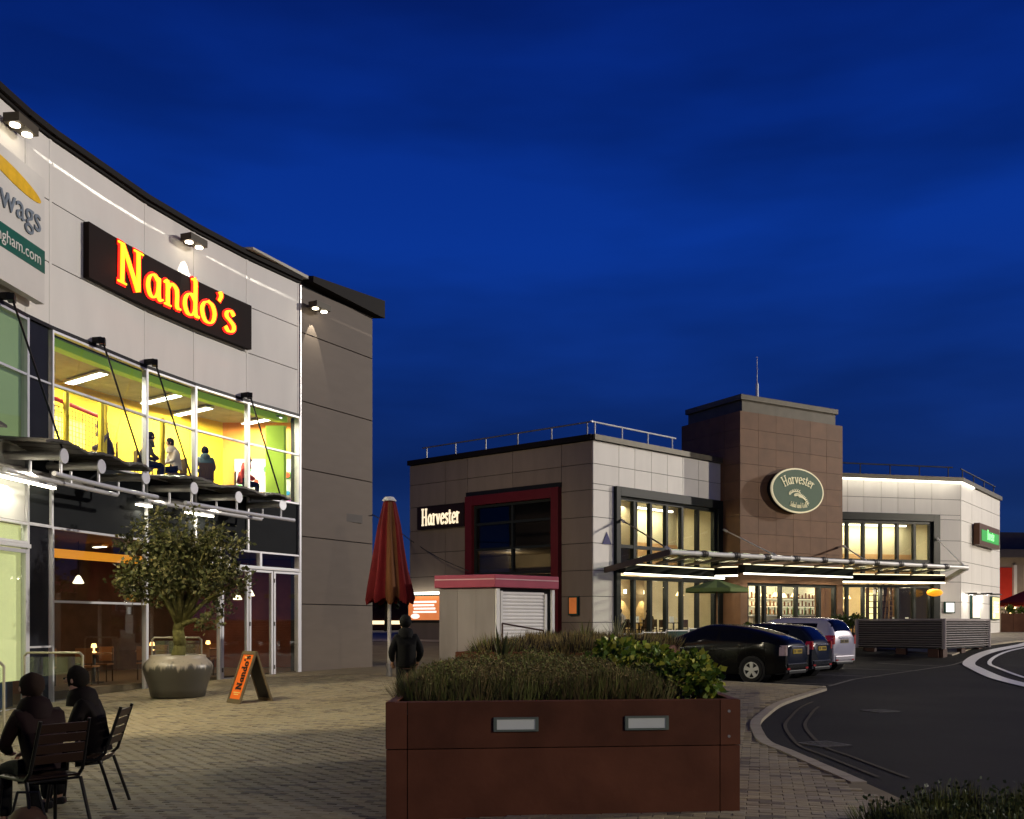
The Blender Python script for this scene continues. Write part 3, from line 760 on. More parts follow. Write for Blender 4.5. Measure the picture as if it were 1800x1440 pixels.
# white left wing
a0, a1 = LWg.u(1079), LWg.u(1266.5)
mu = [LWg.u(p) for p in (1116, 1145, 1173, 1200, 1228)]
zt = 7.09
clad(LWg, [.03, LWg.u(1088)]+mu+[LWg.L-.02], ZL, WHITE, hb, hole=(a0, a1, 0, zt))
def bigwin(W, a0, a1, mull, zt, tr=4.66, z_low=.72, lowtop=3.42, glass_l=.27, glass_r=.35):
    m = MB(); W.box(m, a0, a0+glass_l, z_low-.1, zt, -.2, .16)
    if glass_r > 0: W.box(m, a1-glass_r, a1, z_low-.1, zt, -.2, .16)
    W.box(m, a0+glass_l, a1-max(glass_r, 0), zt-.38, zt, -.2, .16); m.build('window_surround', DFRAME, hb, bevel=.01)
    window(W, a0+glass_l, a1-max(glass_r, 0), 3.86, zt-.38, mull, [tr], hb, fmat=DFRAME, fw=.14, o=-.2, fd=.2)
    window(W, a0+glass_l, a1-max(glass_r, 0), z_low-.1, lowtop, mull, [], hb, fmat=DFRAME, fw=.14, o=-.2, fd=.2)
bigwin(LWg, a0, a1, mu, zt)
# tower
for W, nu in ((TF, 6), (TS, 4)):
    clad(W, mid(0, W.L, nu), [ZB]+[3.95+(11.04-3.95)*i/9 for i in range(10)], BROWNP, hb, hole=((-1, 20, 0, 3.94) if W is TF else (-1, W.L-1.25, 0, 3.94)), jit=.006, g=.006)
clad(TR, mid(0, TR.L, 3), [ZB]+[3.95+(11.04-3.95)*i/9 for i in range(10)], BROWNP, hb, hole=(1.9, 20, 0, 3.94))
core = [TS.pt(0, 0, -.06), TS.pt(TS.L, 0, -.06)+TF.n*-.06, TF.pt(TF.L, 0, -.06)+TR.n*-.06, TR.pt(TR.L, 0, -.06)]
m = MB(); m.prism([(p.x, p.y) for p in core], 3.5, 11.03); m.build('wall', DGAP, hb)
m = MB(); sh = V((-.0, .25, 0))
def inset(P, k):
    c = sum((V(p) for p in P), V((0, 0, 0)))/len(P); return [((V(p)-c)*k+c) for p in P]
cp = inset(core, .93); m.prism([(p.x, p.y) for p in cp], 11.03, 11.6); m.build('tower_cap', COPING, hb)
cp = inset(core, .97); m = MB(); m.prism([(p.x, p.y) for p in cp], 11.6, 11.85); m.build('tower_coping', COPING, hb, bevel=.02)
# entrance portal in the tower
e0, e1 = TF.u(1312), TF.u(1472)
m = MB(); TF.box(m, 0, e0+.05, ZB, 3.93, -.3, .02); TF.box(m, e1-.02, TF.L, ZB, 3.93, -.3, .02); TF.box(m, e0+.05, e1-.02, 3.30, 3.93, -.3, .02)
m.build('portal', BROWNP, hb)
dm = [TF.u(p) for p in (1336, 1347, 1375, 1403, 1443)]
window(TF, e0+.06, e1-.03, .62, 3.29, dm, [], hb, fmat=DFRAME, fw=.13, o=-.25, fd=.2, name='door')
# right wing
b0, b1 = -.05, RWg.u(1649.5)
ru = [RWg.u(p) for p in (1490, 1518.5, 1549, 1578.5, 1608)]
clad(RWg, [0.0]+ru+[RWg.u(1638), RWg.L-.01], ZL, WHITE, hb, hole=(b0, b1, 0, zt))
bigwin(RWg, b0-.2, b1, ru, zt, glass_l=.02, glass_r=.38)
clad(RE, [.01]+mid(0, RE.L, 4)[1:], ZL, WHITE, hb)
# copings, backs, roof
for W, nm in ((LF, 0), (LWg, 0), (RWg, 0), (RE, 0)):
    m = MB(); W.box(m, -.04 if W in (LF, RWg) else .0, W.L+(.0 if W in (LF,) else .05), 8.84, 9.06, -.35, .13); m.build('coping', FASC if W is LF else COPING, hb)
roofp = [LF.p0, LF.p1, LWg.p1, V((14, 49.5, 0)), RWg.p0, RWg.p1, RE.p1, V((22, 68, 0)), V((4, 62, 0))]
roofp = [(p.x, p.y) for p in roofp]; cx_ = sum(p[0] for p in roofp)/9; cy_ = sum(p[1] for p in roofp)/9
rin = [(x+(cx_-x)*.02, y+(cy_-y)*.02) for x, y in roofp]
m = MB(); m.prism(rin, 8.5, 8.7); m.build('roof', FASC, hb)
m = MB(); m.prism(rin, 3.66, 3.84); m.build('floor_slab', mt('floor_pale', (.4, .34, .24), .6), hb)
m = MB(); m.prism(rin, .3, .74); m.build('floor_slab', mt('carpet', (.14, .08, .05), .8, var=.4, vs=6), hb)
for W_, q0, q1, z0_ in ((RE, 0, RE.L, .2), (LF, 0, w0, .2), (LF, w1, LF.L-.1, .2), (LF, w0, w1, ztop), (LWg, .1, a0, .2), (LWg, a0, LWg.L, zt), (RWg, b1, RWg.L-.1, .2), (RWg, 0, b1, zt)):
    m = MB(); W_.box(m, q0, q1, z0_, 8.8, -.3, -.06); m.build('wall', DGAP, hb)
m = MB(); m.obox((29.2, 60, .2), (-7.2, 8, 0), (.1, .1, 0), (0, 0, 8.6)); m.obox((22, 68, .2), (-18, -6, 0), (0, .1, 0), (0, 0, 8.6)); m.obox((4, 62, .2), (-8.7, -15.3, 0), (.1, 0, 0), (0, 0, 8.6)); m.build('wall', TAUPE2, hb)
# LED lines on the facade
LED = mt('led_line', (1, .96, .85), em=5, emc=(1, .92, .74))
LEDS = mt('led_line_soft', (1, .96, .85), em=2.0, emc=(1, .86, .52))
m = MB(); RWg.box(m, .0, RWg.L+.02, 8.775, 8.835, .02, .09); RE.box(m, .02, RE.L*.28, 8.775, 8.835, .02, .09); m.build('led_strip', LED, hb)
lamp('led_wash', 'AREA', RWg.pt(RWg.L/2, 8.72, .35), 22, (1, .92, .75), aim=RWg.pt(RWg.L/2, 5, .0), parent=hb).data.shape = 'RECTANGLE'
o = bpy.data.objects['led_wash']; o.data.size = 7; o.data.size_y = .1
# canopy fascia with LED lines, running along wing, tower side and tower front
def fascia(W, u0, u1, z, h=.33, out=.55, end=0):
    m = MB(); W.box(m, u0, u1, z+.07, z+.07+h, .17, out); m.build('canopy_fascia', FASC, hb)
    m = MB(); W.box(m, u0, u1, z-.0, z+.066, out-.09, out-.02); m.build('led_strip', LED, hb)
    m = MB(); W.box(m, u0, u1, z+.075+h, z+.115+h, out-.09, out-.02); m.build('led_strip', LEDS, hb)
fascia(LWg, a0+.1, LWg.L-.45, 3.46); fascia(TF, -.25, TF.L+.1, 3.64, h=.36); fascia(RWg, .0, b1-.0, 3.50)
fascia(Wall(LWg.pt(LWg.L-.85, 0, .36)[:2], (TF.pt(-.2, 0, .0))[:2]), 0, 1.05, 3.55, out=.45)
for W, u, z in ((LWg, 3, 3.4), (LWg, 6, 3.4), (TF, 1.6, 3.55), (TF, 5, 3.55), (RWg, 2, 3.42), (RWg, 5, 3.42)):
    a = lamp('led_wash', 'AREA', W.pt(u, z, .5), 42, (1, .88, .66), aim=W.pt(u, 0, 1.1), parent=hb); a.data.shape = 'RECTANGLE'; a.data.size = 2.4; a.data.size_y = .12
# interior: lit wall close behind upper glass with LED cove line, deeper room below
for W, u0, u1 in ((LWg, a0-.3, LWg.L-.3), (RWg, -.6, b1+.3)):
    m = MB(); W.box(m, u0, u1, 3.85, 8.45, -2.4, -2.3); W.box(m, u0-.1, u0, 3.85, 8.45, -2.3, -.25); W.box(m, u1, u1+.1, 3.85, 8.45, -2.3, -.25); m.build('interior_wall', CREAM, hb)
    m = MB(); W.box(m, u0+.1, u1-.1, 3.85, 5.15, -2.29, -2.2); m.build('interior_dado', mt('tan_wall', (.62, .36, .16), .6), hb)
    m = MB(); W.box(m, u0+.1, u1-.1, 6.95, 7.1, -2.3, -1.2); m.build('ceiling', CREAM, hb)
    m = MB(); W.box(m, u0+.1, u1-.9, 6.62, 6.70, -1.9, -1.82); m.build('cove_light', LED, hb)
    a = lamp('cove_glow', 'AREA', W.pt((u0+u1)/2, 6.6, -1.7), 200, (1, .90, .62), aim=W.pt((u0+u1)/2, 4.6, -2.2), parent=hb); a.data.shape = 'RECTANGLE'; a.data.size = 5; a.data.size_y = .2
    m = MB(); W.box(m, u0-1.0, u1+(4 if W is LWg else .4), .7, 3.66, -6.2, -6.0); m.build('interior_wall', mt('warm_wall', (.66, .52, .30), .7, var=.1), hb)
    m = MB(); W.box(m, u0-1.0, u1+.4, .7, 1.6, -5.99, -5.9); m.build('interior_dado', WOOD, hb)
m = MB(); TF.box(m, -.5, TF.L+.5, .7, 3.66, -6.2, -6.0); m.build('interior_wall', CREAM, hb)
m = MB(); LF.box(m, .4, w1+1, 3.86, 8.0, -4.2, -4.0); m.build('interior_wall', mt('dim_wall', (.32, .26, .17), .7, var=.3, vs=.8), hb)
m = MB(); LF.box(m, .4, w1+.9, 4.70, 4.78, -4.0, -.32); m.build('ceiling', mt('dim_wall', (.32, .26, .17)), hb)
lamp('room_glow', 'POINT', LF.pt((w0+w1)/2-2.0, 4.45, -2.4), 60, (1, .85, .5), .3, parent=hb)
for W, u, o in ((LWg, 2.0, -2.5), (LWg, 5.0, -3.0), (LWg, 7.0, -2.5), (TF, 1.5, -2.0), (TF, 4.5, -2.2), (RWg, 1.5, -2.2), (RWg, 4.0, -3), (RWg, 6.0, -2.2), (RWg, 7.2, -3.6)):
    p = W.pt(u, 3.4, o)
    a = lamp('downlight', 'POINT', p-V((0, 0, .25)), {id(LWg): 110, id(TF): 230, id(RWg): 190}[id(W)], (1, .82, .55), .15, parent=hb)
m = MB(); RE.box(m, .3, RE.L-.3, .74, 3.6, -.45, -.36); m.build('interior_wall', CREAM, hb)
# glowing arches of wall lamps
for i, px in enumerate((1095, 1158, 1192, 1130)):
    u = LWg.u(px, -5.9); p = LWg.pt(u, 3.05, -5.75)
    t = thing('wall_lamp', p, 'small warm wall lamp seen through the left wing window, %s' % ('leftmost', 'third from the left', 'rightmost', 'second from the left')[i], 'wall lamp', 'wall lamps in the left wing')
    m = MB(); m.cyl(p-V((0, 0, .1)), p+V((0, 0, .1)), .07, 10); m.build('shade', WARMEM, t)
    lamp('bulb', 'SPOT', p-V((0, 0, .12)), 90, (1, .72, .35), .03, aim=p+V((0, .1, -2)), parent=t, angle=1.3, blend=.2)

# roof railings
def railing(name, W, u0, u1, n, mat, label, z=9.06, h=.55, o=-.15):
    t = thing(name, W.pt(u0, z, o), label, 'railing', 'roof edge railings')
    m = MB(); m.cyl(W.pt(u0, z+h, o), W.pt(u1, z+h, o), .035, 8); m.build('rail', mat, t)
    for i in range(n):
        u = u0+(u1-u0)*(i+.15)/(n-.7)
        m = MB(); m.cyl(W.pt(u, z, o), W.pt(u, z+h, o), .03, 6); m.build('post', mat, t)
railing('roof_railing', LF, .7, LF.L-.1, 6, mt('rail_grey', (.25, .25, .25), .4, .5), 'thin railing on the roof edge above the grey brown side wall')
railing('roof_railing', LWg, .05, 5.6, 4, STEELW, 'pale railing on the roof edge of the white wing left of the tower')
railing('roof_railing', RWg, .0, RWg.L-.4, 5, DSTEEL, 'dark railing on the roof edge right of the tower')
railing('roof_railing', RE, .6, RE.L-.6, 4, DSTEEL, 'dark railing above the angled end wall of the right wing')
# antenna
an = thing('antenna', (11.2, 45.9, 11.85), 'thin white mast standing on top of the brown tower', 'antenna')
m = MB(); m.cyl((11.3, 45.9, 11.85), (11.3, 45.9, 12.5), .07, 10); m.build('base', STEELW, an)
m = MB(); m.cyl((11.3, 45.9, 12.5), (11.3, 45.9, 13.75), .028, 8, .015); m.build('mast', STEELW, an)

# oval tower sign
us = TF.u(1401, .35); zsn = TF.z(1401, 863, .35)
ov = thing('oval_sign', TF.pt(us, zsn-1.05, 0), 'oval green sign with cream rim lettered Harvester Salad and Grill on the brown tower', 'sign')
def ellipse(mb, W, u, z, a, b, o0, o1, n=48):
    P = [(u+a*math.cos(2*pi*i/n), z+b*math.sin(2*pi*i/n)) for i in range(n)]
    vs = [W.pt(x, y, o0) for x, y in P]+[W.pt(x, y, o1) for x, y in P]
    mb.add(vs, [tuple(range(n-1, -1, -1)), tuple(range(n, 2*n))]+[(i, (i+1) % n, n+(i+1) % n, n+i) for i in range(n)])
CREAMP = mt('sign_cream', (.75, .68, .45), .4, var=.03, em=.30, emc=(.9, .8, .5)); GRN = mt('oval_green', (.075, .13, .08), .45, var=.05, em=.03)
m = MB(); ellipse(m, TF, us, zsn, 1.62, .98, .05, .34); m.build('backing', BLACK, ov)
m = MB(); ellipse(m, TF, us, zsn, 1.72, 1.04, .34, .42); m.build('rim', CREAMP, ov)
m = MB(); ellipse(m, TF, us, zsn, 1.63, .97, .42, .432); m.build('face', GRN, ov)
MT = TF.mat(us, zsn, .434)
def arch(rx, ry, y0, sgn=1):
    def f(X, Y):
        a = X/rx; return (math.sin(a)*(rx+sgn*Y), sgn*(math.cos(a)-1)*ry + Y*math.cos(a)+y0)
    return f
pens('letter', CREAMP, ov, 'Harvester', .46, MT, nib=.062, thin=.034, depth=.02, xs=.86, warp=arch(1.5, 1.0, .33))
pens('letter', CREAMP, ov, 'Salad and Grill', .22, MT, nib=.05, thin=.03, depth=.02, xs=.72, warp=arch(1.5, 1.0, -.80, -1))
m = MB()
for k, (x0, y0, an_, n_) in enumerate(((-.62, -.22, .85, 7), (-.30, -.25, .45, 9), (-.02, -.26, .10, 8))):
    for i in range(n_):
        for s in (-1, 1):
            t = i/n_*.75; cx = x0+math.cos(an_-t*.9)*t; cy = y0+math.sin(an_-t*.9)*t*.9; a = an_-t*.9+s*.5
            q = [(cx, cy), (cx+.07*math.cos(a-.35), cy+.07*math.sin(a-.35)), (cx+.15*math.cos(a), cy+.15*math.sin(a)), (cx+.07*math.cos(a+.35), cy+.07*math.sin(a+.35))]
            z0 = .0004*(i+10*k+(s > 0)*5)
            m.add([MT @ V((x, y, z0)) for x, y in q]+[MT @ V((x, y, .02+z0)) for x, y in q], [(4, 5, 6, 7), (0, 1, 5, 4), (1, 2, 6, 5), (2, 3, 7, 6), (3, 0, 4, 7)])
m.build('wheat_emblem', CREAMP, ov)
for s in (-.9, .9):
    p = TF.pt(us+s, zsn+.2, 1.2)
# side wall sign
s0, s1 = LF.u(738), LF.u(820)
ss = thing('wall_sign', LF.pt(s0, 5.8, 0), 'dark rectangular sign with cream lettering Harvester on the grey brown side wall', 'sign')
m = MB(); LF.box(m, s0, s1, LF.z(738, 932), LF.z(738, 893), .02, .18); m.build('board', mt('board_dark', (.02, .012, .01), .4), ss)
m = MB(); M_ = LF.mat((s0+s1)/2+.05, LF.z(738, 925), .19); pens('letter', mt('lettering_lit', (.9, .8, .6), em=1.0, emc=(1, .82, .55)), ss, 'Harvester', .72, M_, nib=.085, thin=.05, depth=.03, xs=.68)
# green lit sign on end wall
g0, g1 = RE.u(1708), RE.u(1744)
gs = thing('wall_sign', RE.pt(g0, 5.9, 0), 'small dark sign with bright green lettering Harvester on the angled end wall', 'sign')
m = MB(); RE.box(m, g0, g1, RE.z(1726, 962), RE.z(1726, 926), .1, .4); m.build('board', mt('sign_brown', (.10, .05, .03), .4), gs)
m = MB(); RE.box(m, g0+.45, g1-.3, RE.z(1726, 955), RE.z(1726, 936), .402, .42); m.build('lit_panel', mt('green_lit', (.02, .35, .06), em=.2, emc=(.03, .6, .1)), gs)
pens('letter', mt('green_letters', (.3, .9, .3), em=1.3, emc=(.25, 1, .3)), gs, 'Harvester', .5, RE.mat((g0+g1)/2+.05, RE.z(1726, 950), .425), nib=.07, thin=.045, depth=.02, xs=.72)

# posters and small wall items
def lightbox(W, px0, px1, y0, y1, label, colr, o=.02, emv=1.0, marks=True, group='lit poster boxes'):
    a, b = W.u(px0), W.u(px1); z1, z0 = W.z(px0, y0), W.z(px0, y1)
    t = thing('poster_box', W.pt(a, z0, 0), label, 'poster', group)
    m = MB(); W.box(m, a-.06, b+.06, z0-.06, z1+.06, o, o+.12); m.build('frame', mt('poster_frame', (.02, .06, .05), .4), t)
    m = MB(); W.box(m, a, b, z0, z1, o+.121, o+.13); m.build('poster', mt('poster_%d' % px0, colr, .5, var=.35, vs=2.2, em=emv, emc=colr), t)
    if marks:
        m = MB(); h = z1-z0
        for i in range(4):
            W.box(m, a+.15*(b-a)+.05*(i % 2), b-.12*(b-a)-.07*(i % 3), z0+h*(.30+.14*i), z0+h*(.38+.14*i), o+.131, o+.136)
        ellipse(m, W, a+.22*(b-a), z0+h*.16, (b-a)*.14, h*.11, o+.131, o+.137, 14)
        m.build('print', mt('poster_white', (.9, .88, .8), em=1.1, emc=(1, .96, .85)), t)
    return t
lightbox(LF, 722, 778, 1049, 1090, 'lit orange and white poster on the side wall left of the kiosk', (.75, .22, .07), emv=.8)
m = MB(); LF.box(m, LF.u(720.5), LF.u(778), LF.z(722, 1046), LF.z(722, 1042), .1, .35); tag(m.build('poster_lamp', mt('poster_lamp_em', (1, 1, .95), em=4, emc=(1, .95, .82))), 'long white lamp bar above the orange poster on the side wall', 'wall lamp')
lightbox(LF, 1004, 1017, 1051, 1079, 'small orange lit menu box on the side wall near the corner', (.55, .16, .04), emv=.35, marks=False)
lightbox(RE, 1705, 1718, 1048, 1086, 'tall lit food poster on the end wall, left one', (.8, .65, .5), emv=1.0)
lightbox(RE, 1740, 1752, 1050, 1088, 'tall lit yellowish poster on the end wall, right one', (.75, .65, .3), emv=1.0)
lightbox(RWg, 1660, 1674, 1060, 1076, 'blank white lit panel on the white wall right of the window', (.9, .9, .85), emv=1.4, marks=False)
for px, l in ((1721, 'left'), (1748, 'right')):
    u = RE.u(px, .7); p = RE.pt(u, RE.z(px, 1046, .7), .6)
    t = thing('wall_lamp', p, 'flat disc lamp above the tall posters on the end wall, %s one' % l, 'wall lamp', 'disc lamps above the end wall posters')
    m = MB(); m.cyl(p, p+V((0, 0, .07)), .5, 22, .42); m.build('shade', DSTEEL, t)
    m = MB(); m.bar(p+V((0, 0, .1)), RE.pt(u, p.z+.1, 0), .05, .05); m.build('arm', DSTEEL, t)
    lamp('bulb', 'POINT', p-RE.n*.3-V((0, 0, .12)), 45, (1, .93, .8), .1, parent=t)
u, z = LWg.u(1066), LWg.z(1066, 957)
m = MB(); vs = [LWg.pt(u-.28, z, .01), LWg.pt(u+.28, z, .01), LWg.pt(u, z+.5, .01)]; m.add(vs+[p+LWg.n*.02 for p in vs], [(0, 2, 1), (3, 4, 5), (0, 1, 4, 3), (1, 2, 5, 4), (2, 0, 3, 5)])
m.build('alarm_sign', mt('blue_sign', (.02, .02, .12), .4), label='small dark blue triangular plate on the white wing wall', cat='sign')
p = RWg.pt(RWg.u(1643, .6), 3.02, .6)
t = thing('globe_lamp', p, 'orange oval lamp on the dark frame at the right end of the windows', 'lamp')
m = MB(); m.ball(p, .31, 16, 10, (1.3, 1.0, .62)); m.build('globe', mt('orange_globe', (.9, .38, .02), em=.7, emc=(1, .38, .02)), t, smooth=True)
m = MB(); m.bar(p, RWg.pt(RWg.u(1643, .6), 3.02, 0), .05, .05); m.build('arm', DSTEEL, t)

# glass canopy on steel frame in front
gc = thing('glass_canopy', (13, 43, .7), 'wide glass canopy with white front tube and tie rods across the entrance front', 'canopy')
A = V((5.87, 36.9, 4.10)); B = V((21.67, 47.4, 4.10)); A0 = LWg.pt(LWg.u(1062), 3.62, .05); B0 = RWg.pt(RWg.u(1657), 3.62, .05)
m = MB(); m.cyl(A, B, .085, 14); m.build('front_tube', STEELW, gc)
m = MB(); m.bar(A, A0, .12, .22); m.build('end_beam', mt('brown_steel', (.10, .075, .06), .4, .3), gc)
m = MB(); m.bar(B, B0, .12, .22); m.build('end_beam', STEEL, gc)
inner = [LWg.pt(a0+.1, 3.95, .5), LWg.pt(LWg.L-1.0, 3.98, .5), TF.pt(-.3, 4.12, .5), TF.pt(TF.L, 4.12, .5), RWg.pt(1.0, 3.95, .5), RWg.pt(b1, 3.95, .5)]
def along(P, t):
    ls = [(b-a).length for a, b in zip(P, P[1:])]; d = t*sum(ls)
    for i, l in enumerate(ls):
        if d <= l: return P[i].lerp(P[i+1], d/l)
        d -= l
    return P[-1]
NP = 11; CG = glassmat('canopy_glass', (.72, .78, .70))
for i in range(NP):
    a, b, c, d = A.lerp(B, i/NP+.004), A.lerp(B, (i+1)/NP-.004), along(inner, (i+1)/NP-.004), along(inner, i/NP+.004)
    z = V((0, 0, .10)); t = V((0, 0, .015)); m = MB()
    m.add([a+z, b+z, c+z, d+z, a+z+t, b+z+t, c+z+t, d+z+t], [(0, 1, 2, 3)[::-1], (4, 5, 6, 7), (0, 1, 5, 4), (1, 2, 6, 5), (2, 3, 7, 6), (3, 0, 4, 7)]); m.build('pane', CG, gc)
    if i:
        p, q = A.lerp(B, i/NP), along(inner, i/NP)
        m = MB(); m.bar(p, q, .06, .10); m.build('rafter', mt('brown_steel', (.10, .075, .06), .4, .3), gc)
        m = MB(); m.ball(p, .14, 10, 6); m.cyl(p-V((.12, .08, 0)), p+V((.12, .08, 0)), .12, 10); m.build('knuckle', DSTEEL, gc)
for p0, t in ((LWg.pt(LWg.u(1088), 5.73, .1), 0.0), (LWg.pt(LWg.L-.05, 5.76, .2), .30), (TF.pt(TF.L-.05, 5.2, .1), .60), (RWg.pt(RWg.u(1645), 5.85, .1), .985)):
    q = A.lerp(B, t)+V((0, 0, .08)); m = MB(); m.cyl(p0, q, .028, 6); r = m.build('tie_rod', STEELW if t else mt('brown_steel', (.10, .075, .06), .4, .3), gc)
    for e0_, e1_ in ((p0, q), (q, p0)): m = MB(); m.cyl(e0_, e0_+(e1_-e0_).normalized()*.38, .06, 8); m.build('rod_end', STEELW, r)
p = A0+V((-.5, -.35, .0))
m = MB(); m.bar(A0+V((-.9, .1, .15)), A0+V((-.2, -.1, .2)), .06, .06); m.build('bracket', DSTEEL, gc)

# lamps standing out of the frame (car park light, added warm fill)
def street_lamp(x, y, h, aim, power, label, angle=100, head=(1, 0)):
    z = zg(x, y)-.05
    t = thing('street_lamp', (x, y, z), label, 'street lamp', 'tall car park and added fill lamps outside the view')
    m = MB(); m.cyl((x, y, z), (x, y, z+h), .10, 12, .06); m.build('pole', STEEL, t)
    m = MB(); m.box((x, y, z+h+.08), (.9, .5, .16), math.atan2(head[1], head[0])); m.build('lamp_head', STEEL, t)
    m = MB(); m.box((x, y, z+h-.01), (.7, .36, .016), math.atan2(head[1], head[0])); m.build('lens', WARMEM, t)
    lamp('bulb', 'SPOT', (x, y, z+h-.06), power, (1, .88, .70), .18, aim=aim, parent=t, angle=math.radians(angle), blend=.4)
street_lamp(50, 30, 10, (12, 54, 5), 74000, 'tall lamp right of the view lighting the restaurant front', 62)
street_lamp(15, -9.5, 8.5, (-1, 14, 0), 14500, 'added fill lamp behind the viewpoint lighting the paving', 110)  # unseen lamp added as warm fill

# ------------------------------------------------------------------ kiosk
kz = -.04
ki = thing('kiosk', (-.45, 28.6, kz), 'closed white kiosk with pink red roof band and roller shutter on the plaza', 'kiosk')
K0, K1, K2 = V((-2.02, 27.75)), V((-.46, 27.05)), V((1.18, 28.5)); K3, K4 = V((.2, 30.4)), V((-1.7, 29.9))
body = [K0, K1, K2, K3, K4]
KW = mt('kiosk_cladding', (.30, .265, .24), .5, var=.2, vs=2, bump=.05, bs=9, stretch=(1, 1, .25)); SH = mt('shutter_metal', (.82, .80, .74), .35, 0, var=.06)
m = MB(); m.prism([(p.x*.985-.01, p.y+.03) for p in body], kz, 2.42); m.build('core', DGAP, ki)
ka, kb2 = Wall(K0, K1), Wall(K1, K2)
for a, b in zip(mid(0, ka.L, 3), mid(0, ka.L, 3)[1:]):
    m = MB(); ka.box(m, a+.004, b-.004, kz, 2.42, -.02, .02); m.build('panel', KW, ki)
for q0, q1, zt_, oo in ((.0, .12, 2.42, .06), (.17, .24, 2.36, .05), (kb2.L-.10, kb2.L, 2.42, .06), (kb2.L-.36, kb2.L-.28, 2.3, .04)):
    m = MB(); kb2.box(m, q0, q1, kz, zt_, -.02, oo); m.build('shutter_guide', SH, ki)
for i in range(24):
    z = .0+i*.0975; m = MB()
    K_ = 4
    for j in range(K_):
        o0 = .018*math.sin(pi*j/K_)*1.0; o1 = .018*math.sin(pi*(j+1)/K_)
        a, b = kb2.pt(.25, z+.096*j/K_, o0), kb2.pt(kb2.L-.37, z+.096*j/K_, o0); c, d = kb2.pt(kb2.L-.37, z+.096*(j+1)/K_, o1), kb2.pt(.25, z+.096*(j+1)/K_, o1)
        m.add([a, b, c, d], [(0, 1, 2, 3)])
    m.build('shutter_slat', SH, ki)
rf = [V((-2.16, 27.66)), V((-.46, 26.88)), V((1.34, 28.46)), V((.3, 30.6)), V((-1.85, 30.0))]
PINK = mt('kiosk_band', (.40, .085, .12), .35, var=.08)
m = MB(); m.prism(rf, 2.45, 2.80); m.build('roof_band', PINK, ki, bevel=.02)
for a, b in ((rf[0], rf[1]), (rf[1], rf[2])):
    W = Wall(a, b); m = MB(); W.box(m, .02, W.L-.02, 2.66, 2.69, .0, .012); m.build('band_stripe', mt('stripe_pale', (.7, .45, .45), .3), ki)
hr = thing('handrail', (-.22, 24.2, zg(-.2, 24)), 'thin dark handrail in front of the kiosk shutter', 'handrail')
H = lambda px, py, y: V(((px-900)/1750*y, y, 1.5+(1094-py)*y/1750))
DR = mt('rail_dark', (.08, .05, .04), .4, .3)
a, b, c, d = H(883, 1096, 24), H(955, 1108.5, 24.6), H(883, 1123, 24), H(955, 1138, 24.6)
for q, n_ in (([a, b], 'rail'), ([c, d], 'rail'), ([a, V((a.x, a.y, 0))], 'post'), ([b, V((b.x, b.y, 0))], 'post')):
    m = MB(); m.cyl(q[0], q[1], .022, 8); m.build(n_, DR, hr)

# ------------------------------------------------------------------ closed parasol
ux, uy = -3.45, 28.0
um = thing('closed_parasol', (ux, uy, zg(ux, uy)), 'tall closed red parasol with one yellow stripe on a pale pole', 'parasol')
m = MB(); m.cyl((ux, uy, 0), (ux, uy, 2.3), .055, 14); m.build('pole', mt('pole_pale', (.62, .58, .52), .35, .2), um)
m = MB(); m.cyl((ux, uy, -.02), (ux, uy, .34), .085, 14); m.build('sleeve', STEEL, um)
prof = [(.04, 4.98), (.17, 4.86), (.22, 4.6), (.30, 4.2), (.38, 3.6), (.47, 3.0), (.56, 2.5), (.60, 2.25), (.55, 2.10)]
def fold(a, j): return 1+(.04+.022*j)*math.cos(9*a+.4*math.sin(j*.7))+.03*math.sin(3*a+j)
for seg in range(8):
    m = MB(); vs = []; n = 9; a0_ = seg*pi/4-.1
    for j, (r, z) in enumerate(prof):
        for i in range(n+1):
            a = a0_+i*(pi/4)/n; rr = r*fold(a, j); zz = z-(.10*math.cos(9*a) if j >= 7 else 0)+(.03*math.sin(5*a) if j > 5 else 0)
            vs.append((ux+rr*math.cos(a), uy+rr*math.sin(a), zz))
    m.add(vs, [(j*(n+1)+i, (j+1)*(n+1)+i, (j+1)*(n+1)+i+1, j*(n+1)+i+1) for j in range(len(prof)-1) for i in range(n)])
    yel = seg == 6
    m.build('canopy_panel', mt('parasol_yellow', (.13, .05, .018), .8, var=.2) if yel else mt('parasol_red', (.11, .008, .009), .8, var=.25), um, smooth=True)
m = MB(); m.lathe([(.0, 5.04), (.12, 5.02), (.20, 4.93), (.19, 4.90)], (ux, uy, 0), 16); m.build('cap', STEELW, um)

# ------------------------------------------------------------------ potted olive tree and pot
px_, py_ = -7.48, 22.3; pz = zg(px_, py_)
pt = thing('plant_pot', (px_, py_, pz), 'large round glazed stone pot standing outside the glass doors', 'plant pot')
prof = [(.50, 0), (.58, .02), (.62, .2), (.70, .45), (.75, .62), (.755, .70), (.72, .78), (.64, .85), (.60, .90), (.605, .94), (.55, .95), (.53, .92), (.52, .82)]
m = MB(); m.lathe(prof, (0, 0, 0), 48)
POT = bpy.data.materials.new('glazed_pot'); POT.use_nodes = True
n = POT.node_tree.nodes; l = POT.node_tree.links; bs = n['Principled BSDF']; bs.inputs['Roughness'].default_value = .38
tcx = n.new('ShaderNodeTexCoord'); sx_ = n.new('ShaderNodeSeparateXYZ'); l.new(tcx.outputs['Object'], sx_.inputs[0])
nz_ = n.new('ShaderNodeTexNoise'); nz_.inputs['Scale'].default_value = 5; mpp = n.new('ShaderNodeMapping'); mpp.inputs['Scale'].default_value = (2, 2, .35)
l.new(tcx.outputs['Object'], mpp.inputs[0]); l.new(mpp.outputs[0], nz_.inputs['Vector'])
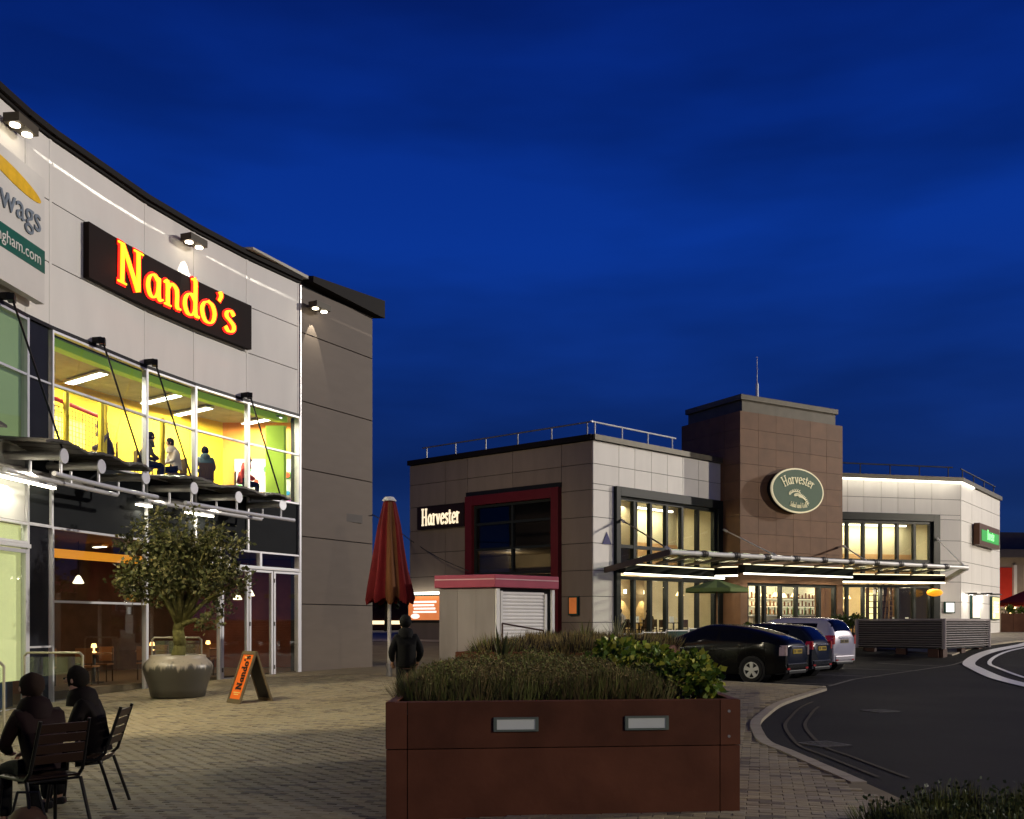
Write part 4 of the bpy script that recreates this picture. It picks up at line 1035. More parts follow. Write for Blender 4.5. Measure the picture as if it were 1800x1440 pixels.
ma = n.new('ShaderNodeMath'); ma.operation = 'MULTIPLY_ADD'; ma.inputs[1].default_value = .5; l.new(nz_.outputs[0], ma.inputs[0]); l.new(sx_.outputs['Z'], ma.inputs[2])
rp = n.new('ShaderNodeValToRGB'); l.new(ma.outputs[0], rp.inputs[0]); rp.color_ramp.elements[0].position = .90; rp.color_ramp.elements[0].color = (.055, .05, .038, 1)
rp.color_ramp.elements[1].position = 1.02; rp.color_ramp.elements[1].color = (.30, .26, .19, 1); l.new(rp.outputs[0], bs.inputs['Base Color'])
lb(m, 'bowl', POT, pt, smooth=True)
m = MB(); m.cyl((0, 0, .80), (0, 0, .86), .53, 30); lb(m, 'soil', mt('soil', (.03, .022, .015), .9, bump=.5), pt)

def blob_tree(name, base, label, cat, trunk_pts, crown_fn, nleaf, size, mats, group=None, bark=None):
    t = thing(name, base, label, cat, group)
    m = MB()
    for seg in trunk_pts:
        for (a, ra), (b, rb) in zip(seg, seg[1:]):
            m.cyl(V(a), V(b), ra, 10, rb); m.ball(b, rb*1.0, 8, 5)
    lb(m, 'trunk', bark or mt('bark', (.11, .085, .04), .9, var=.4, vs=9, bump=1, bs=25), t, smooth=True)
    for k, mat in enumerate(mats):
        m = MB()
        for i in range(nleaf//len(mats)):
            p, out = crown_fn(); leafquad(m, p, size*R.uniform(.6, 1.25), out)
        lb(m, 'crown', mat, t)
    return t
def leafquad(m, p, s, out=None, asp=.38):
    d = V((R.gauss(0, 1), R.gauss(0, 1), R.gauss(0, .7)))
    if out is not None: d += V(out)*1.2
    d.normalize(); q = d.cross(V((R.gauss(0, 1), R.gauss(0, 1), R.gauss(0, 1)))).normalized()*s*asp; d = d*s
    p = V(p); m.add([p, p+d*.5+q, p+d, p+d*.5-q], [(0, 1, 2, 3)])
clumps = []
for i in range(62):
    a = R.uniform(0, 2*pi); e = math.acos(R.uniform(-.80, 1)); r = R.uniform(.40, 1.0)
    clumps.append((V((1.12*r*math.sin(e)*math.cos(a)+.02, 1.0*r*math.sin(e)*math.sin(a), 2.86+1.05*r*math.cos(e)-.12*math.sin(e)*math.cos(a))), R.uniform(.13, .27)))
for dx, dz, s in ((-1.15, .62, .2), (-1.32, -.25, .22), (-1.0, -.45, .22), (1.42, -.15, .24), (1.18, -.4, .22), (1.28, .62, .2), (1.1, .35, .25), (.7, -1.15, .2), (-.75, .95, .25), (.2, 1.2, .3), (.9, .8, .24), (.9, -.85, .25), (-.5, 1.25, .2)):
    clumps.append((V((dx+.02, R.uniform(-.3, .3), 2.82+dz)), s))
def olive():
    c, s = R.choice(clumps); o = V((R.gauss(0, 1), R.gauss(0, 1), R.gauss(0, .9)))*s*.55
    return c+o, o.normalized()
limbs = [[((-.02, 0, .8), .17), ((.04, .02, 1.15), .14), ((.0, 0, 1.5), .125), ((.06, .02, 1.75), .12)]]
for i in range(26):
    c = R.choice(clumps)[0]; mid_ = V((.05, 0, 1.7)).lerp(c, .45)+V((R.uniform(-.1, .1), R.uniform(-.1, .1), .05))
    limbs.append([((.05, 0, 1.62), .075), (tuple(mid_), .04), (tuple(c), .014)])
limbs.append([((.05, 0, 1.6), .10), ((-.16, 0, 2.0), .075), ((-.35, .1, 2.5), .04)]); limbs.append([((.05, 0, 1.6), .10), ((.26, 0, 1.95), .07), ((.5, .1, 2.4), .04)])
tr = blob_tree('olive_tree', (px_, py_, pz), 'leafy olive tree with mossy trunk growing in the large stone pot', 'tree', limbs, olive, 10500, .10,
          [mt('olive_leaf_dark', (.045, .050, .018), .5, var=.35, vs=4), mt('olive_leaf', (.085, .09, .028), .45, var=.35, vs=4), mt('olive_leaf_pale', (.17, .155, .06), .4, var=.3, vs=4)],
          bark=mt('mossy_bark', (.12, .11, .035), .9, var=.45, vs=8, bump=1, bs=22))

# ------------------------------------------------------------------ pavement board
bx, by = -5.72, 20.45; bz = zg(bx, by)
ad = thing('pavement_board', (bx, by, bz), 'open wooden pavement board with orange poster and black lettering', 'pavement sign', rz=math.atan2(-.39, .52))
# local x runs along the board width, local -y faces the viewer's left
def board(side):
    r = math.radians(-19)*side; M = Matrix.Translation((0, .36+.0*side, 1.06)) @ Matrix.Rotation(r, 4, 'X')
    t = 'front_panel' if side > 0 else 'rear_panel'
    def T(mb): mb.v = [tuple(M @ V(p)) for p in mb.v]; return mb
    m = MB(); s = -1 if side > 0 else 1
    for x in (-.31, .25): m.obox((x, -.015, -1.12), (.06, 0, 0), (0, .035, 0), (0, 0, 1.12))
    m.obox((-.25, -.015, -1.12), (.50, 0, 0), (0, .035, 0), (0, 0, .09)); m.obox((-.25, -.015, -.07), (.50, 0, 0), (0, .035, 0), (0, 0, .07))
    f = lb(T(m), t, mt('board_wood', (.13, .10, .055), .5, var=.2), ad)
    m = MB(); m.obox((-.25, .0 if side > 0 else -.0, -1.03), (.50, 0, 0), (0, .012, 0), (0, 0, .96))
    p = lb(T(m), 'poster', mt('orange_poster', (.80, .16, .02), .5, var=.1) if side > 0 else BLACK, f)
    if side > 0:
        Mt = M @ Matrix.Translation((.03, -.004, -.46)) @ Matrix.Rotation(pi/2, 4, 'X') @ Matrix.Rotation(pi/2, 4, 'Z')
        m = MB(); pen(m, "Nando's", .22, Mt, nib=.10, thin=.05, depth=.008, xs=.80, warp=lambda X, Y: (X, Y-.1)); lb(m, 'lettering', BLACK, f)
        m = MB()
        for k, (z, w_) in enumerate(((-.14, .3), (-.90, .3), (-.94, .2))): m.obox((-w_/2, -.008, z), (w_, 0, 0), (0, .006, 0), (0, 0, .018))
        lb(T(m), 'small_print', mt('pale_yellow_print', (.8, .6, .2), .5), f)
board(1); board(-1)
ad.rotation_euler = (0, 0, math.radians(-50)); ad.location = (-5.72, 20.45, bz)

# ------------------------------------------------------------------ raised planters
def planter(x0, x1, y0, y1, ztop, label, lights, rot=0, piv=(0, 0), skew=0):
    rm = Matrix.Rotation(rot, 3, 'Z'); pv = V((*piv, 0))
    P = lambda x, y: rm @ (V((x, y, 0))-pv)+pv
    a, b, c, d = P(x0, y0+skew), P(x1, y0), P(x1, y1), P(x0, y1)
    t = thing('planter', ((a+c)/2)+V((0, 0, zg(a.x, a.y))), label, 'planter', 'rust red steel planters')
    zb = min(zg(p.x, p.y) for p in (a, b, c, d))-.06
    for q0, q1 in ((a, b), (b, c), (c, d), (d, a)):
        W = Wall(q0, q1); zj = ztop-.36
        for u0, u1 in ((0, .16), (.165, W.L-.165), (W.L-.16, W.L)):
            for z0, z1, o in ((zb, zj-.004, 0), (zj+.004, ztop, .004)):
                m = MB(); W.box(m, u0+.001, u1-.001, z0, z1, -.03, o); m.build('side_panel', PLANT, t)
        m = MB()
        for u in (W.L-.09,):
            for z in (ztop-.09, ztop-.29): 
                p = W.pt(u, z, .0); m.cyl(p, p+W.n*.008, .012, 8)
        m.build('rivet', STEEL, t)
        m = MB(); W.box(m, .0, W.L, ztop-.004, ztop+.004, -.07, -.031); m.build('rim', PLANT, t)
    m = MB(); m.prism([(p.x+(V((a+c)/2).x-p.x)*.03, p.y+(V((a+c)/2).y-p.y)*.03) for p in (a, b, c, d)], zb, ztop-.10); m.build('soil', MC['soil'], t)
    for (q0, q1, u) in lights:
        W = Wall({'a': a, 'b': b, 'c': c, 'd': d}[q0], {'a': a, 'b': b, 'c': c, 'd': d}[q1]); z = ztop-.175
        f = MB(); W.box(f, u-.175, u+.175, z+.04, z+.055, .0, .03); W.box(f, u-.175, u+.175, z-.055, z-.04, .0, .03); W.box(f, u-.175, u-.15, z-.04, z+.04, .0, .03); W.box(f, u+.15, u+.175, z-.04, z+.04, .0, .03)
        fo = f.build('light_frame', mt('light_frame', (.16, .19, .15), .35, .3), t)
        f = MB(); W.box(f, u-.15, u+.15, z-.04, z+.04, .0, .018); f.build('light_diffuser', mt('opal_plastic', (.45, .46, .41), .45, var=.05, em=.07, emc=(.9, .9, .8)), fo)
    return t
planter(-.965, 1.815, 7.93, 11.55, .884, 'large rust red steel planter with two light units in the foreground', [('a', 'b', 1.0), ('a', 'b', 2.035)], skew=-.30)
rot2 = -math.atan2(1.55, 6.4)
planter(.6, 3.7, 15.2, 22.0, 1.02, 'second rust red planter behind the foreground one, beside the parked cars', [('b', 'c', 4.2)], rot=rot2, piv=(3.7, 22.0))

# planting
def tuft_mesh(m, c, r, h, n, w_=.006, lean=.5, crown=True):
    for i in range(n):
        a = R.uniform(0, 2*pi); q = math.sqrt(R.random()); x, y = c[0]+r*q*math.cos(a)*.75, c[1]+r*q*math.sin(a)*.75
        hh = h*(1-.35*q*q)*R.uniform(.7, 1.05)
        tip = V((x+math.cos(a)*q*r*lean+R.gauss(0, .03), y+math.sin(a)*q*r*lean+R.gauss(0, .03), c[2]+hh))
        b = V((x, y, c[2])); s = V((math.cos(a+1.5), math.sin(a+1.5), 0))*w_*R.uniform(.7, 1.4); k = b.lerp(tip, .6)+V((R.gauss(0, .012), R.gauss(0, .012), 0))
        m.add([b-s, b+s, k+s*.9, tip, k-s*.9], [(0, 1, 2, 4), (4, 2, 3)])
LAV = [mt('lavender_grey_green', (.17, .165, .060), .8, var=.35, vs=5), mt('lavender_brown', (.17, .125, .05), .85, var=.35, vs=5), mt('lavender_green', (.16, .18, .045), .8, var=.3, vs=5)]
ms = [MB(), MB(), MB()]
for i in range(46):
    x = R.uniform(-.70, 1.22); y = R.uniform(8.35, 11.2); 
    h = R.uniform(.30, .44)*(1-.25*clamp((abs(x-.1)-.6)/.5))
    for k in range(3): tuft_mesh(ms[k], (x, y, .78), .34, h, 200, .0042)
for i in range(14):
    x = -.75+i*.145; 
    for k in range(3): tuft_mesh(ms[k], (x, 8.30+R.uniform(0, .15), .76), .26, R.uniform(.30, .42), 150, .0042)
for i in range(15000):
    x = R.uniform(-.80, 1.40); y = R.uniform(8.15, 11.3); e_ = 1-.30*clamp((abs(x-.2)-.65)/.5)
    nn_ = noise.noise(V((x*2.6, y*2.6, 0))); z = .80+(.34+.17*nn_)*e_*(R.random()**.35)
    leafquad(ms[1 if nn_ < -.02+.1*R.random() else i % 3], (x, y, z), .034, (0, 0, .6), asp=.2)
t = thing('lavender', (.3, 9.6, .78), 'soft grey green and brown lavender mass filling the foreground planter', 'plants'); t['kind'] = 'stuff'
for k in range(3): ms[k].build('foliage', LAV[k], t)
def leafy(c, rx, ry, rz_, n, size, label, mats, name='leafy_shrub', group=None):
    t = thing(name, c, label, 'shrub', group)
    m0 = MB()
    for i in range(9):
        a = R.uniform(0, 2*pi); m0.cyl((0, 0, 0), (rx*.6*math.cos(a), ry*.6*math.sin(a), rz_*R.uniform(.5, 1.3)), .012, 5, .005)
    lb(m0, 'stem', mt('stem', (.06, .05, .025), .8), t)
    cl = [(V((rx*.75*math.cos(a)*q, ry*.75*math.sin(a)*q, rz_*(.35+.9*math.sqrt(max(0, 1-q*q))*R.uniform(.5, 1)))), R.uniform(.07, .13)) for a, q in ((R.uniform(0, 2*pi), math.sqrt(R.random())) for _ in range(42))]
    for mat in mats:
        m = MB()
        for i in range(n//len(mats)):
            c_, s = R.choice(cl); o = V((R.gauss(0, 1), R.gauss(0, 1), R.gauss(0, 1))).normalized()*s*R.uniform(.5, 1.1)*max(1, rx*2.2)
            leafquad(m, c_+o, size*R.uniform(.6, 1.2), o.normalized(), asp=.42)
        lb(m, 'foliage', mat, t)
    return t
LG = [mt('leaf_bright', (.17, .24, .03), .4, var=.35, vs=7), mt('leaf_mid', (.09, .15, .022), .4, var=.35, vs=7), mt('leaf_yellow', (.30, .30, .04), .4, var=.3, vs=7)]
leafy((1.52, 8.55, .80), .30, .30, .32, 2400, .065, 'round bright green leafy shrub at the front right of the foreground planter', LG, group='green shrubs in the planter')
leafy((1.28, 9.3, .80), .38, .35, .34, 2400, .07, 'taller green leafy shrub in the middle of the planter right side', LG, group='green shrubs in the planter')
leafy((1.15, 10.5, .82), .46, .45, .36, 2600, .075, 'yellow green shrub at the back right of the planter', LG, group='green shrubs in the planter')
leafy((1.55, 10.9, .80), .30, .35, .28, 1500, .07, 'small green shrub in the rear right planter corner', LG, group='green shrubs in the planter')
def blades(c, n, h, spread, label, mat, w_=.028, group='spiky strap leaved plants'):
    t = thing('spiky_plant', c, label, 'plant', group)
    for i in range(n):
        a = R.uniform(0, 2*pi); ln = h*R.uniform(.6, 1.0); sp = spread*R.uniform(.15, 1); m = MB(); vs = []
        for k in range(6):
            q = k/5; s = w_*(1-q**2.2)*(1 if k else .7); p = V((math.cos(a)*sp*q**1.5, math.sin(a)*sp*q**1.5, ln*q*(1-.12*q*sp)))
            nn = V((-math.sin(a), math.cos(a), 0))*s; vs += [p-nn, p+nn*1.001+V((0, 0, .003))]
        m.add(vs, [(2*k, 2*k+1, 2*k+3, 2*k+2) for k in range(5)]); lb(m, 'leaf', mat, t)
    return t
SPK = mt('strap_leaf', (.10, .105, .035), .5, var=.3, vs=3)
blades((-.12, 10.9, .82), 13, .70, .30, 'few upright strap leaves rising at the rear of the foreground planter', SPK)
b2 = V((2.0, 17.2, .92))
blades((2.05, 19.6, .95), 22, .75, .38, 'pale spiky plant in the second planter before the white wall', mt('strap_leaf_pale', (.22, .22, .12), .5, var=.3), .02)
blades((1.45, 19.9, .95), 16, .68, .42, 'darker spiky plant in the second planter left of the pale one', SPK, .02)
ms = [MB(), MB(), MB()]
rm = Matrix.Rotation(rot2, 3, 'Z')
for i in range(85):
    p = rm @ (V((R.uniform(.75, 3.55), R.uniform(15.4, 21.8), 0))-V((3.7, 22, 0)))+V((3.7, 22, 0))
    for k in range(3): tuft_mesh(ms[k], (p.x, p.y, .90), .42, R.uniform(.30, .52), 100 if k != 2 else 25, .008)
t = thing('heather', (2, 18.5, .9), 'dark brown heather covering the second planter', 'plants'); t['kind'] = 'stuff'
for k in range(3): ms[k].build('foliage', [LAV[1], mt('heather_dark', (.035, .026, .02), .9, var=.3), LAV[2]][k], t)
# bottom right corner bushes and grass
ms = [MB(), MB(), MB()]
for i in range(60):
    x = R.uniform(2.55, 4.6); y = R.uniform(5.9, 7.35); h = clamp(.30+.12*(x-2.6), .2, .5)*R.uniform(.8, 1.1)
    for k in range(2): tuft_mesh(ms[k], (x, y, -.03), .24, h*1.1, 190, .0045)
    for j in range(90):
        a = R.uniform(0, 2*pi); q = R.random(); leafquad(ms[2], (x+.22*q*math.cos(a), y+.22*q*math.sin(a), h*R.uniform(.2, .95)), .034, (0, 0, .8))
t = thing('border_plants', (3.5, 6.8, 0), 'dark low bushes and grasses at the bottom right corner beside the road', 'plants'); t['kind'] = 'stuff'
for k, mm_ in enumerate((mt('border_grass', (.05, .045, .02), .8, var=.35), LAV[2], mt('border_leaf', (.035, .05, .018), .5, var=.35))): ms[k].build('foliage', mm_, t)

# ------------------------------------------------------------------ foreground chairs
CH = mt('chair_metal', (.012, .011, .010), .4, .3, var=.2); SL = mt('chair_slat', (.018, .010, .007), .3, var=.25)
def chair(loc, rz, label):
    t = thing('outdoor_chair', loc, label, 'chair', 'dark metal slatted chairs in the left foreground', rz)
    # faces +y ; seat .44 high, back tilts backwards (-y)
    for s in (-1, 1):
        m = MB(); m.tube([V((.21*s, .20, .43)), V((.235*s, .25, 0))], .014, 8); lb(m, 'leg', CH, t)
        m = MB(); m.tube([V((.21*s, -.19, .43)), V((.235*s, -.33, 0))], .014, 8); lb(m, 'leg', CH, t)
        m = MB(); m.tube([V((.21*s, .22, .44)), V((.21*s, -.16, .44)), V((.205*s, -.23, .50)), V((.19*s, -.36, .90))], .014, 8); lb(m, 'side_rail', CH, t)
    for y_ in (.2, -.18): m = MB(); m.tube([V((-.21, y_, .425)), V((.21, y_, .425))], .011, 8); lb(m, 'stretcher', CH, t)
    for i in range(6):
        m = MB(); m.box((0, .19-.073*i, .452), (.41, .058, .016)); lb(m, 'seat_slat', SL, t, bevel=.004)
    for i in range(4):
        q = .25+i*.2; m = MB(); c = V((0, -.23-.13*q, .50+.40*q)); m.box(c, (.385, .016, .072), m=Matrix.Rotation(math.radians(-18), 3, 'X').inverted()); lb(m, 'back_slat', SL, t, bevel=.004)
    return t
chair((-3.80, 8.85, zg(-3.8, 8.85)), math.radians(97), 'dark slatted metal chair with its tilted back towards the potted tree, right one of two')
chair((-3.66, 7.75, zg(-3.7, 7.7)), math.radians(52), 'dark slatted metal chair nearest the bottom left corner, its slatted back to the viewer')
bg_ = thing('bag', (-3.62, 7.45, zg(-3.6, 7.4)), 'brown and dark shoulder bag standing under the nearest chair', 'bag')
m = MB(); m.ball((0, 0, .13), .13, 14, 8, (1.15, .7, 1.0)); lb(m, 'body', mt('bag_leather', (.10, .055, .03), .4, var=.4, vs=8), bg_, smooth=True)
m = MB(); m.tube([V((-.13, 0, .16)), V((-.08, 0, .36)), V((.08, 0, .36)), V((.13, 0, .16))], .010, 6); lb(m, 'strap', BLACK, bg_)

# ------------------------------------------------------------------ people
def skin(name, J, E, mat, parent, lvl=1, root=0):
    names = list(J); me = bpy.data.meshes.new(name)
    me.from_pydata([J[k][:3] for k in names], [(names.index(a), names.index(b)) for a, b in E], []); me.materials.append(mat)
    o = bpy.data.objects.new(name, me); col.objects.link(o); local(parent, o)
    md = o.modifiers.new('skin', 'SKIN'); md.use_smooth_shade = True
    sv = me.skin_vertices[0].data
    for i, k in enumerate(names):
        r = J[k][3]; sv[i].radius = r if isinstance(r, tuple) else (r, r); sv[i].use_root = False
    sv[root].use_root = True
    sb = o.modifiers.new('smooth', 'SUBSURF'); sb.levels = lvl; sb.render_levels = lvl
    return o
SKINM = mt('skin', (.38, .22, .15), .5, var=.05)
def person(loc, rz, pose, label, jacket, trousers, hair, s=1.0, hood=False, group=None, fingers=True):
    t = thing('person', loc, label, 'person', group, rz); t.scale = (s, s, s)
    if pose == 'stand':
        P = dict(pel=(0, 0, .96, .135), bel=(0, .01, 1.10, .13), che=(0, -.01, 1.32, .15), nec=(0, .03, 1.50, .055), hd0=(0, .06, 1.60, .085), hd1=(0, .065, 1.69, .095),
                 shl=(-.17, -.01, 1.42, .07), shr=(.17, -.01, 1.42, .07), ell=(-.27, -.05, 1.14, .045), elr=(.27, -.05, 1.14, .045), wrl=(-.22, .12, .95, .03), wrr=(.22, .12, .95, .03),
                 kl=(-.10, .03, .50, .06), kr=(.11, .07, .50, .06), al=(-.10, -.06, .09, .04), ar=(.12, .10, .09, .04), tl=(-.12, .09, .04, .035), tr_=(.14, .26, .04, .035))
    else:
        P = dict(pel=(0, -.02, .53, .14), bel=(0, .0, .68, .13), che=(0, .06, .90, .145), nec=(0, .13, 1.06, .05), hd0=(0, .18, 1.15, .08), hd1=(0, .19, 1.23, .092),
                 shl=(-.17, .07, .99, .07), shr=(.17, .07, .99, .07), ell=(-.24, .16, .74, .045), elr=(.24, .16, .74, .045), wrl=(-.10, .36, .66, .03), wrr=(.10, .36, .66, .03),
                 kl=(-.11, .43, .52, .065), kr=(.11, .43, .52, .065), al=(-.12, .40, .09, .04), ar=(.12, .36, .09, .04), tl=(-.13, .54, .04, .035), tr_=(.13, .50, .04, .035))
    B = {k: (v[0], v[1], v[2], v[3]*(.8 if k not in ('hd0', 'hd1', 'nec') else 1)) for k, v in P.items()}
    h = P['hd1']; B['nose'] = (0, h[1]+.105, h[2]-.035, .014); B['chin'] = (0, h[1]+.06, h[2]-.10, .035)
    E = [('pel', 'bel'), ('bel', 'che'), ('che', 'nec'), ('nec', 'hd0'), ('hd0', 'hd1'), ('hd1', 'nose'), ('hd0', 'chin'), ('che', 'shl'), ('che', 'shr'), ('shl', 'ell'), ('shr', 'elr'),
         ('ell', 'wrl'), ('elr', 'wrr'), ('pel', 'kl'), ('pel', 'kr'), ('kl', 'al'), ('kr', 'ar'), ('al', 'tl'), ('ar', 'tr_')]
    if fingers:
        for sd_, k in ((-1, 'wrl'), (1, 'wrr')):
            w_ = V(P[k][:3]); e_ = V(P['ell' if sd_ < 0 else 'elr'][:3]); d = (w_-e_).normalized(); sidev = V((sd_, 0, 0)).cross(d).cross(d).normalized(); up = d.cross(sidev)
            pm = 'p'+k; q = w_+d*.06; B[pm] = (*q, .028); E.append((k, pm))
            for i, ln in enumerate((.075, .085, .08, .062)):
                o = sidev*(-.027+.018*i); a = q+d*.035+o; b = a+d*ln*.55-up*.008; c = b+d*ln*.4-up*.022
                for nm, p_, r_ in ((f'{k}a{i}', a, .0095), (f'{k}b{i}', b, .009), (f'{k}c{i}', c, .008)): B[nm] = (*p_, r_)
                E += [(pm, f'{k}a{i}'), (f'{k}a{i}', f'{k}b{i}'), (f'{k}b{i}', f'{k}c{i}')]
            a = w_+d*.03-sidev*.03; b = a+d*.035-sidev*.02; B[k+'t0'] = (*a, .011); B[k+'t1'] = (*b, .0095); E += [(k, k+'t0'), (k+'t0', k+'t1')]
    skin('body', B, E, SKINM, t)
    g = 1.16
    Jk = {k: (*P[k][:3], P[k][3]*g) for k in ('pel', 'bel', 'che', 'shl', 'shr', 'ell', 'elr')}
    Jk['pel'] = (*P['pel'][:3], P['pel'][3]*1.3)
    if hood: Jk['pel'] = (0, 0, .86, .20); Jk['bel'] = (0, 0, 1.10, .20); Jk['che'] = (0, -.02, 1.30, .20)
    if hood:
        for q_ in ('ell', 'elr'): Jk[q_] = (*P[q_][:3], .075)
    for k, e in (('wrl', 'ell'), ('wrr', 'elr')):
        q = V(P[e][:3]).lerp(V(P[k][:3]), .9); Jk[k] = (*q, .045)
    c = V(P['che'][:3]).lerp(V(P['nec'][:3]), .75); Jk['col'] = (*c, .075)
    skin('jacket', Jk, [('bel', 'pel'), ('bel', 'che'), ('che', 'col'), ('che', 'shl'), ('che', 'shr'), ('shl', 'ell'), ('shr', 'elr'), ('ell', 'wrl'), ('elr', 'wrr')], jacket, t, root=1)
    Jt = {k: (*P[k][:3], P[k][3]*(1.12 if k != 'pel' else 1.05)) for k in ('pel', 'kl', 'kr', 'al', 'ar')}
    Jt['hl'] = (P['pel'][0]-.09, P['pel'][1]+(.1 if pose != 'stand' else 0), P['pel'][2]-(.12 if pose == 'stand' else .0), .10); Jt['hr'] = (P['pel'][0]+.09,)+Jt['hl'][1:]
    for k in ('al', 'ar'): Jt[k] = (*P[k][:3], .058)
    skin('trousers', Jt, [('pel', 'hl'), ('pel', 'hr'), ('hl', 'kl'), ('hr', 'kr'), ('kl', 'al'), ('kr', 'ar')], trousers, t)
    for a, b in (('al', 'tl'), ('ar', 'tr_')):
        m = MB(); p, q = V(P[a][:3]), V(P[b][:3]); m.bar(p-V((0, .05, .04)), q-V((0, -.03, .0)), .085, .07); lb(m, 'shoe', BLACK, t, bevel=.02)
    m = MB(); hc = V(h[:3]); m.ball(hc+V((0, -.022, .008)), .108 if not hood else .118, 18, 12, (.92, 1.05, 1.08))
    m.v = [tuple(V(q)+(V(q)-hc)*.10*noise.noise(V(q)*14+V(loc))) for q in m.v]
    m.v = [(x, min(y, hc.y+.052+.0*z), z) for x, y, z in m.v]
    lb(m, 'hood' if hood else 'hair', jacket if hood else hair, t, smooth=True)
    if True:
        m = MB(); m.lathe([(.15, P['nec'][2]-.09), (.14, P['nec'][2]), (.115, P['nec'][2]+.06), (.06, P['nec'][2]+.09)], (0, P['nec'][1]-.01, 0), 18); lb(m, 'collar', jacket, t, smooth=True)
    for sx in ((-1, 1) if not hood else ()):
        m = MB(); m.ball((sx*.033, h[1]+.088, h[2]), .011, 8, 6); lb(m, 'eye', BLACK, t)
        m = MB(); m.ball((sx*.094, h[1]+.0, h[2]-.02), .020, 8, 6, (.4, .7, 1.2)); lb(m, 'ear', SKINM, t)
    return t
JD = mt('jacket_black', (.004, .004, .004), .8, var=.3, vs=9, bump=.3, bs=30); TD = mt('trousers_dark', (.006, .006, .006), .85, var=.3)
HD = mt('hair_dark', (.008, .006, .004), .9, var=.3)
person((-1.78, 16.7, zg(-1.8, 16.7)), math.radians(14), 'stand', 'person in a bulky dark hooded coat walking away beyond the foreground planter', JD, TD, HD, s=.93, hood=True)
person((-3.70, 8.85, zg(-3.8, 8.85)), math.radians(97), 'sit', 'person in dark clothes seated on the right hand slatted chair', mt('jacket_brown', (.005, .003, .0025), .8, var=.3), TD, HD, s=.93)
person((-3.66, 7.75, zg(-3.7, 7.7)), math.radians(52), 'sit', 'person in dark clothes seated on the chair at the left edge', mt('jacket_dark_red', (.008, .003, .0025), .8, var=.3), TD, mt('hair_brown', (.014, .008, .005), .9), s=.92)
# upstairs guests behind the yellow lit windows
for i, (y, o, rz, l, c) in enumerate(((24.6, -.85, 2.0, 'first seated guest behind the upstairs windows, beside the net', (.10, .08, .08)), (25.9, -.9, -1.0, 'second seated guest upstairs, in the yellow lit pane', (.05, .04, .03)),
                                      (27.0, -.85, 2.3, 'third seated guest upstairs, pale top', (.35, .30, .28)), (28.0, -.8, .4, 'fourth seated guest upstairs, dark jacket by the orange wall', (.03, .05, .06)),
                                      (29.6, -1.0, -1.2, 'fifth seated guest upstairs beside the lime column, in a red top', (.45, .06, .04)))):
    ch = thing('dining_chair', (fx(y)+o, y, 5.06), 'plain dark chair upstairs under the %s guest' % ('first', 'second', 'third', 'fourth', 'fifth')[i], 'chair', 'chairs behind the upstairs windows', rz)
    m = MB(); m.box((0, 0, .44), (.42, .42, .04)); lb(m, 'seat', DARKWOOD, ch)
    m = MB(); m.box((0, -.2, .68), (.40, .03, .42)); lb(m, 'backrest', DARKWOOD, ch)
    for a in (-1, 1):
        for b in (-1, 1): m = MB(); m.cyl((.18*a, .18*b, 0), (.18*a, .18*b, .43), .016, 6); lb(m, 'leg', DARKWOOD, ch)
    person((fx(y)+o, y, 5.06), rz, 'sit', l, mt('guest_top_%d' % i, c, .8), TD, HD, s=1.05, fingers=False, group='guests behind the upstairs windows')

# upstairs play frame with net and posts
pf = thing('play_frame', (fx(23)-1.4, 23, 5.06), 'padded red rail, yellow posts and net of the indoor play frame upstairs', 'play frame')
m = MB(); m.cyl((fx(21.8)-.7, 21.8, 6.62), (fx(25.8)-1.9, 25.8, 6.80), .055, 8); m.build('rail', mt('red_pad', (.7, .05, .03), .5), pf)
for y, o in ((22.4, -1.6), (23.4, -1.0), (24.15, -.7), (24.4, -.8), (26.3, -.7)):
    m = MB(); m.cyl((fx(y)+o, y, 5.06), (fx(y)+o, y, 6.9), .07, 10); m.build('post', mt('yellow_pad', (.85, .62, .04), .5), pf)
m = MB(); na, nb2 = V((fx(21.8)-1.3, 21.8, 5.1)), V((fx(26.3)-1.9, 26.3, 5.1)); dv = nb2-na
for i in range(33): p = na+dv*i/32; m.bar(p, p+V((0, 0, 1.6)), .012, .012)
for i in range(14): z = V((0, 0, .12*i)); m.bar(na+z, nb2+z, .012, .012)
o = m.build('net', mt('net_dark', (.12, .10, .05), .8), pf); o['kind'] = 'stuff'
m = MB(); m.obox(V((fx(24.7)-2.9, 24.9, 5.1)), (.05, 0, 0), (.7, 3.1, 0), (0, 0, 1.75)); m.build('lit_panel', mt('yellow_lit_panel', (1, .85, .1), em=.9, emc=(1, .80, .04)), pf)

# ground floor dining furniture
WDT = mt('table_wood', (.30, .13, .05), .35, var=.2)
def dtable(x, y, z, r, label, mat=WDT, h=.75, group='dining tables'):
    t = thing('dining_table', (x, y, z), label, 'table', group)
    m = MB(); m.cyl((0, 0, h-.04), (0, 0, h), r, 20); lb(m, 'tabletop', mat, t)
    m = MB(); m.cyl((0, 0, 0), (0, 0, h-.04), .04, 8); m.cyl((0, 0, 0), (0, 0, .03), r*.55, 16); lb(m, 'leg', DSTEEL, t)
    return t
def dchair(x, y, z, rz, label, group='dining chairs', mat=None):
    t = thing('dining_chair', (x, y, z), label, 'chair', group, rz); mat = mat or WDT
    m = MB(); m.box((0, 0, .44), (.42, .42, .04)); lb(m, 'seat', mat, t)
    m = MB(); m.box((0, -.2, .70), (.40, .03, .36)); lb(m, 'backrest', mat, t)
    for a in (-1, 1):
        for b in (-1, 1): m = MB(); m.cyl((.18*a, .19*b, 0), (.18*a, .19*b, .43 if b > 0 else .85), .016, 6); lb(m, 'leg', DARKWOOD, t)
    return t
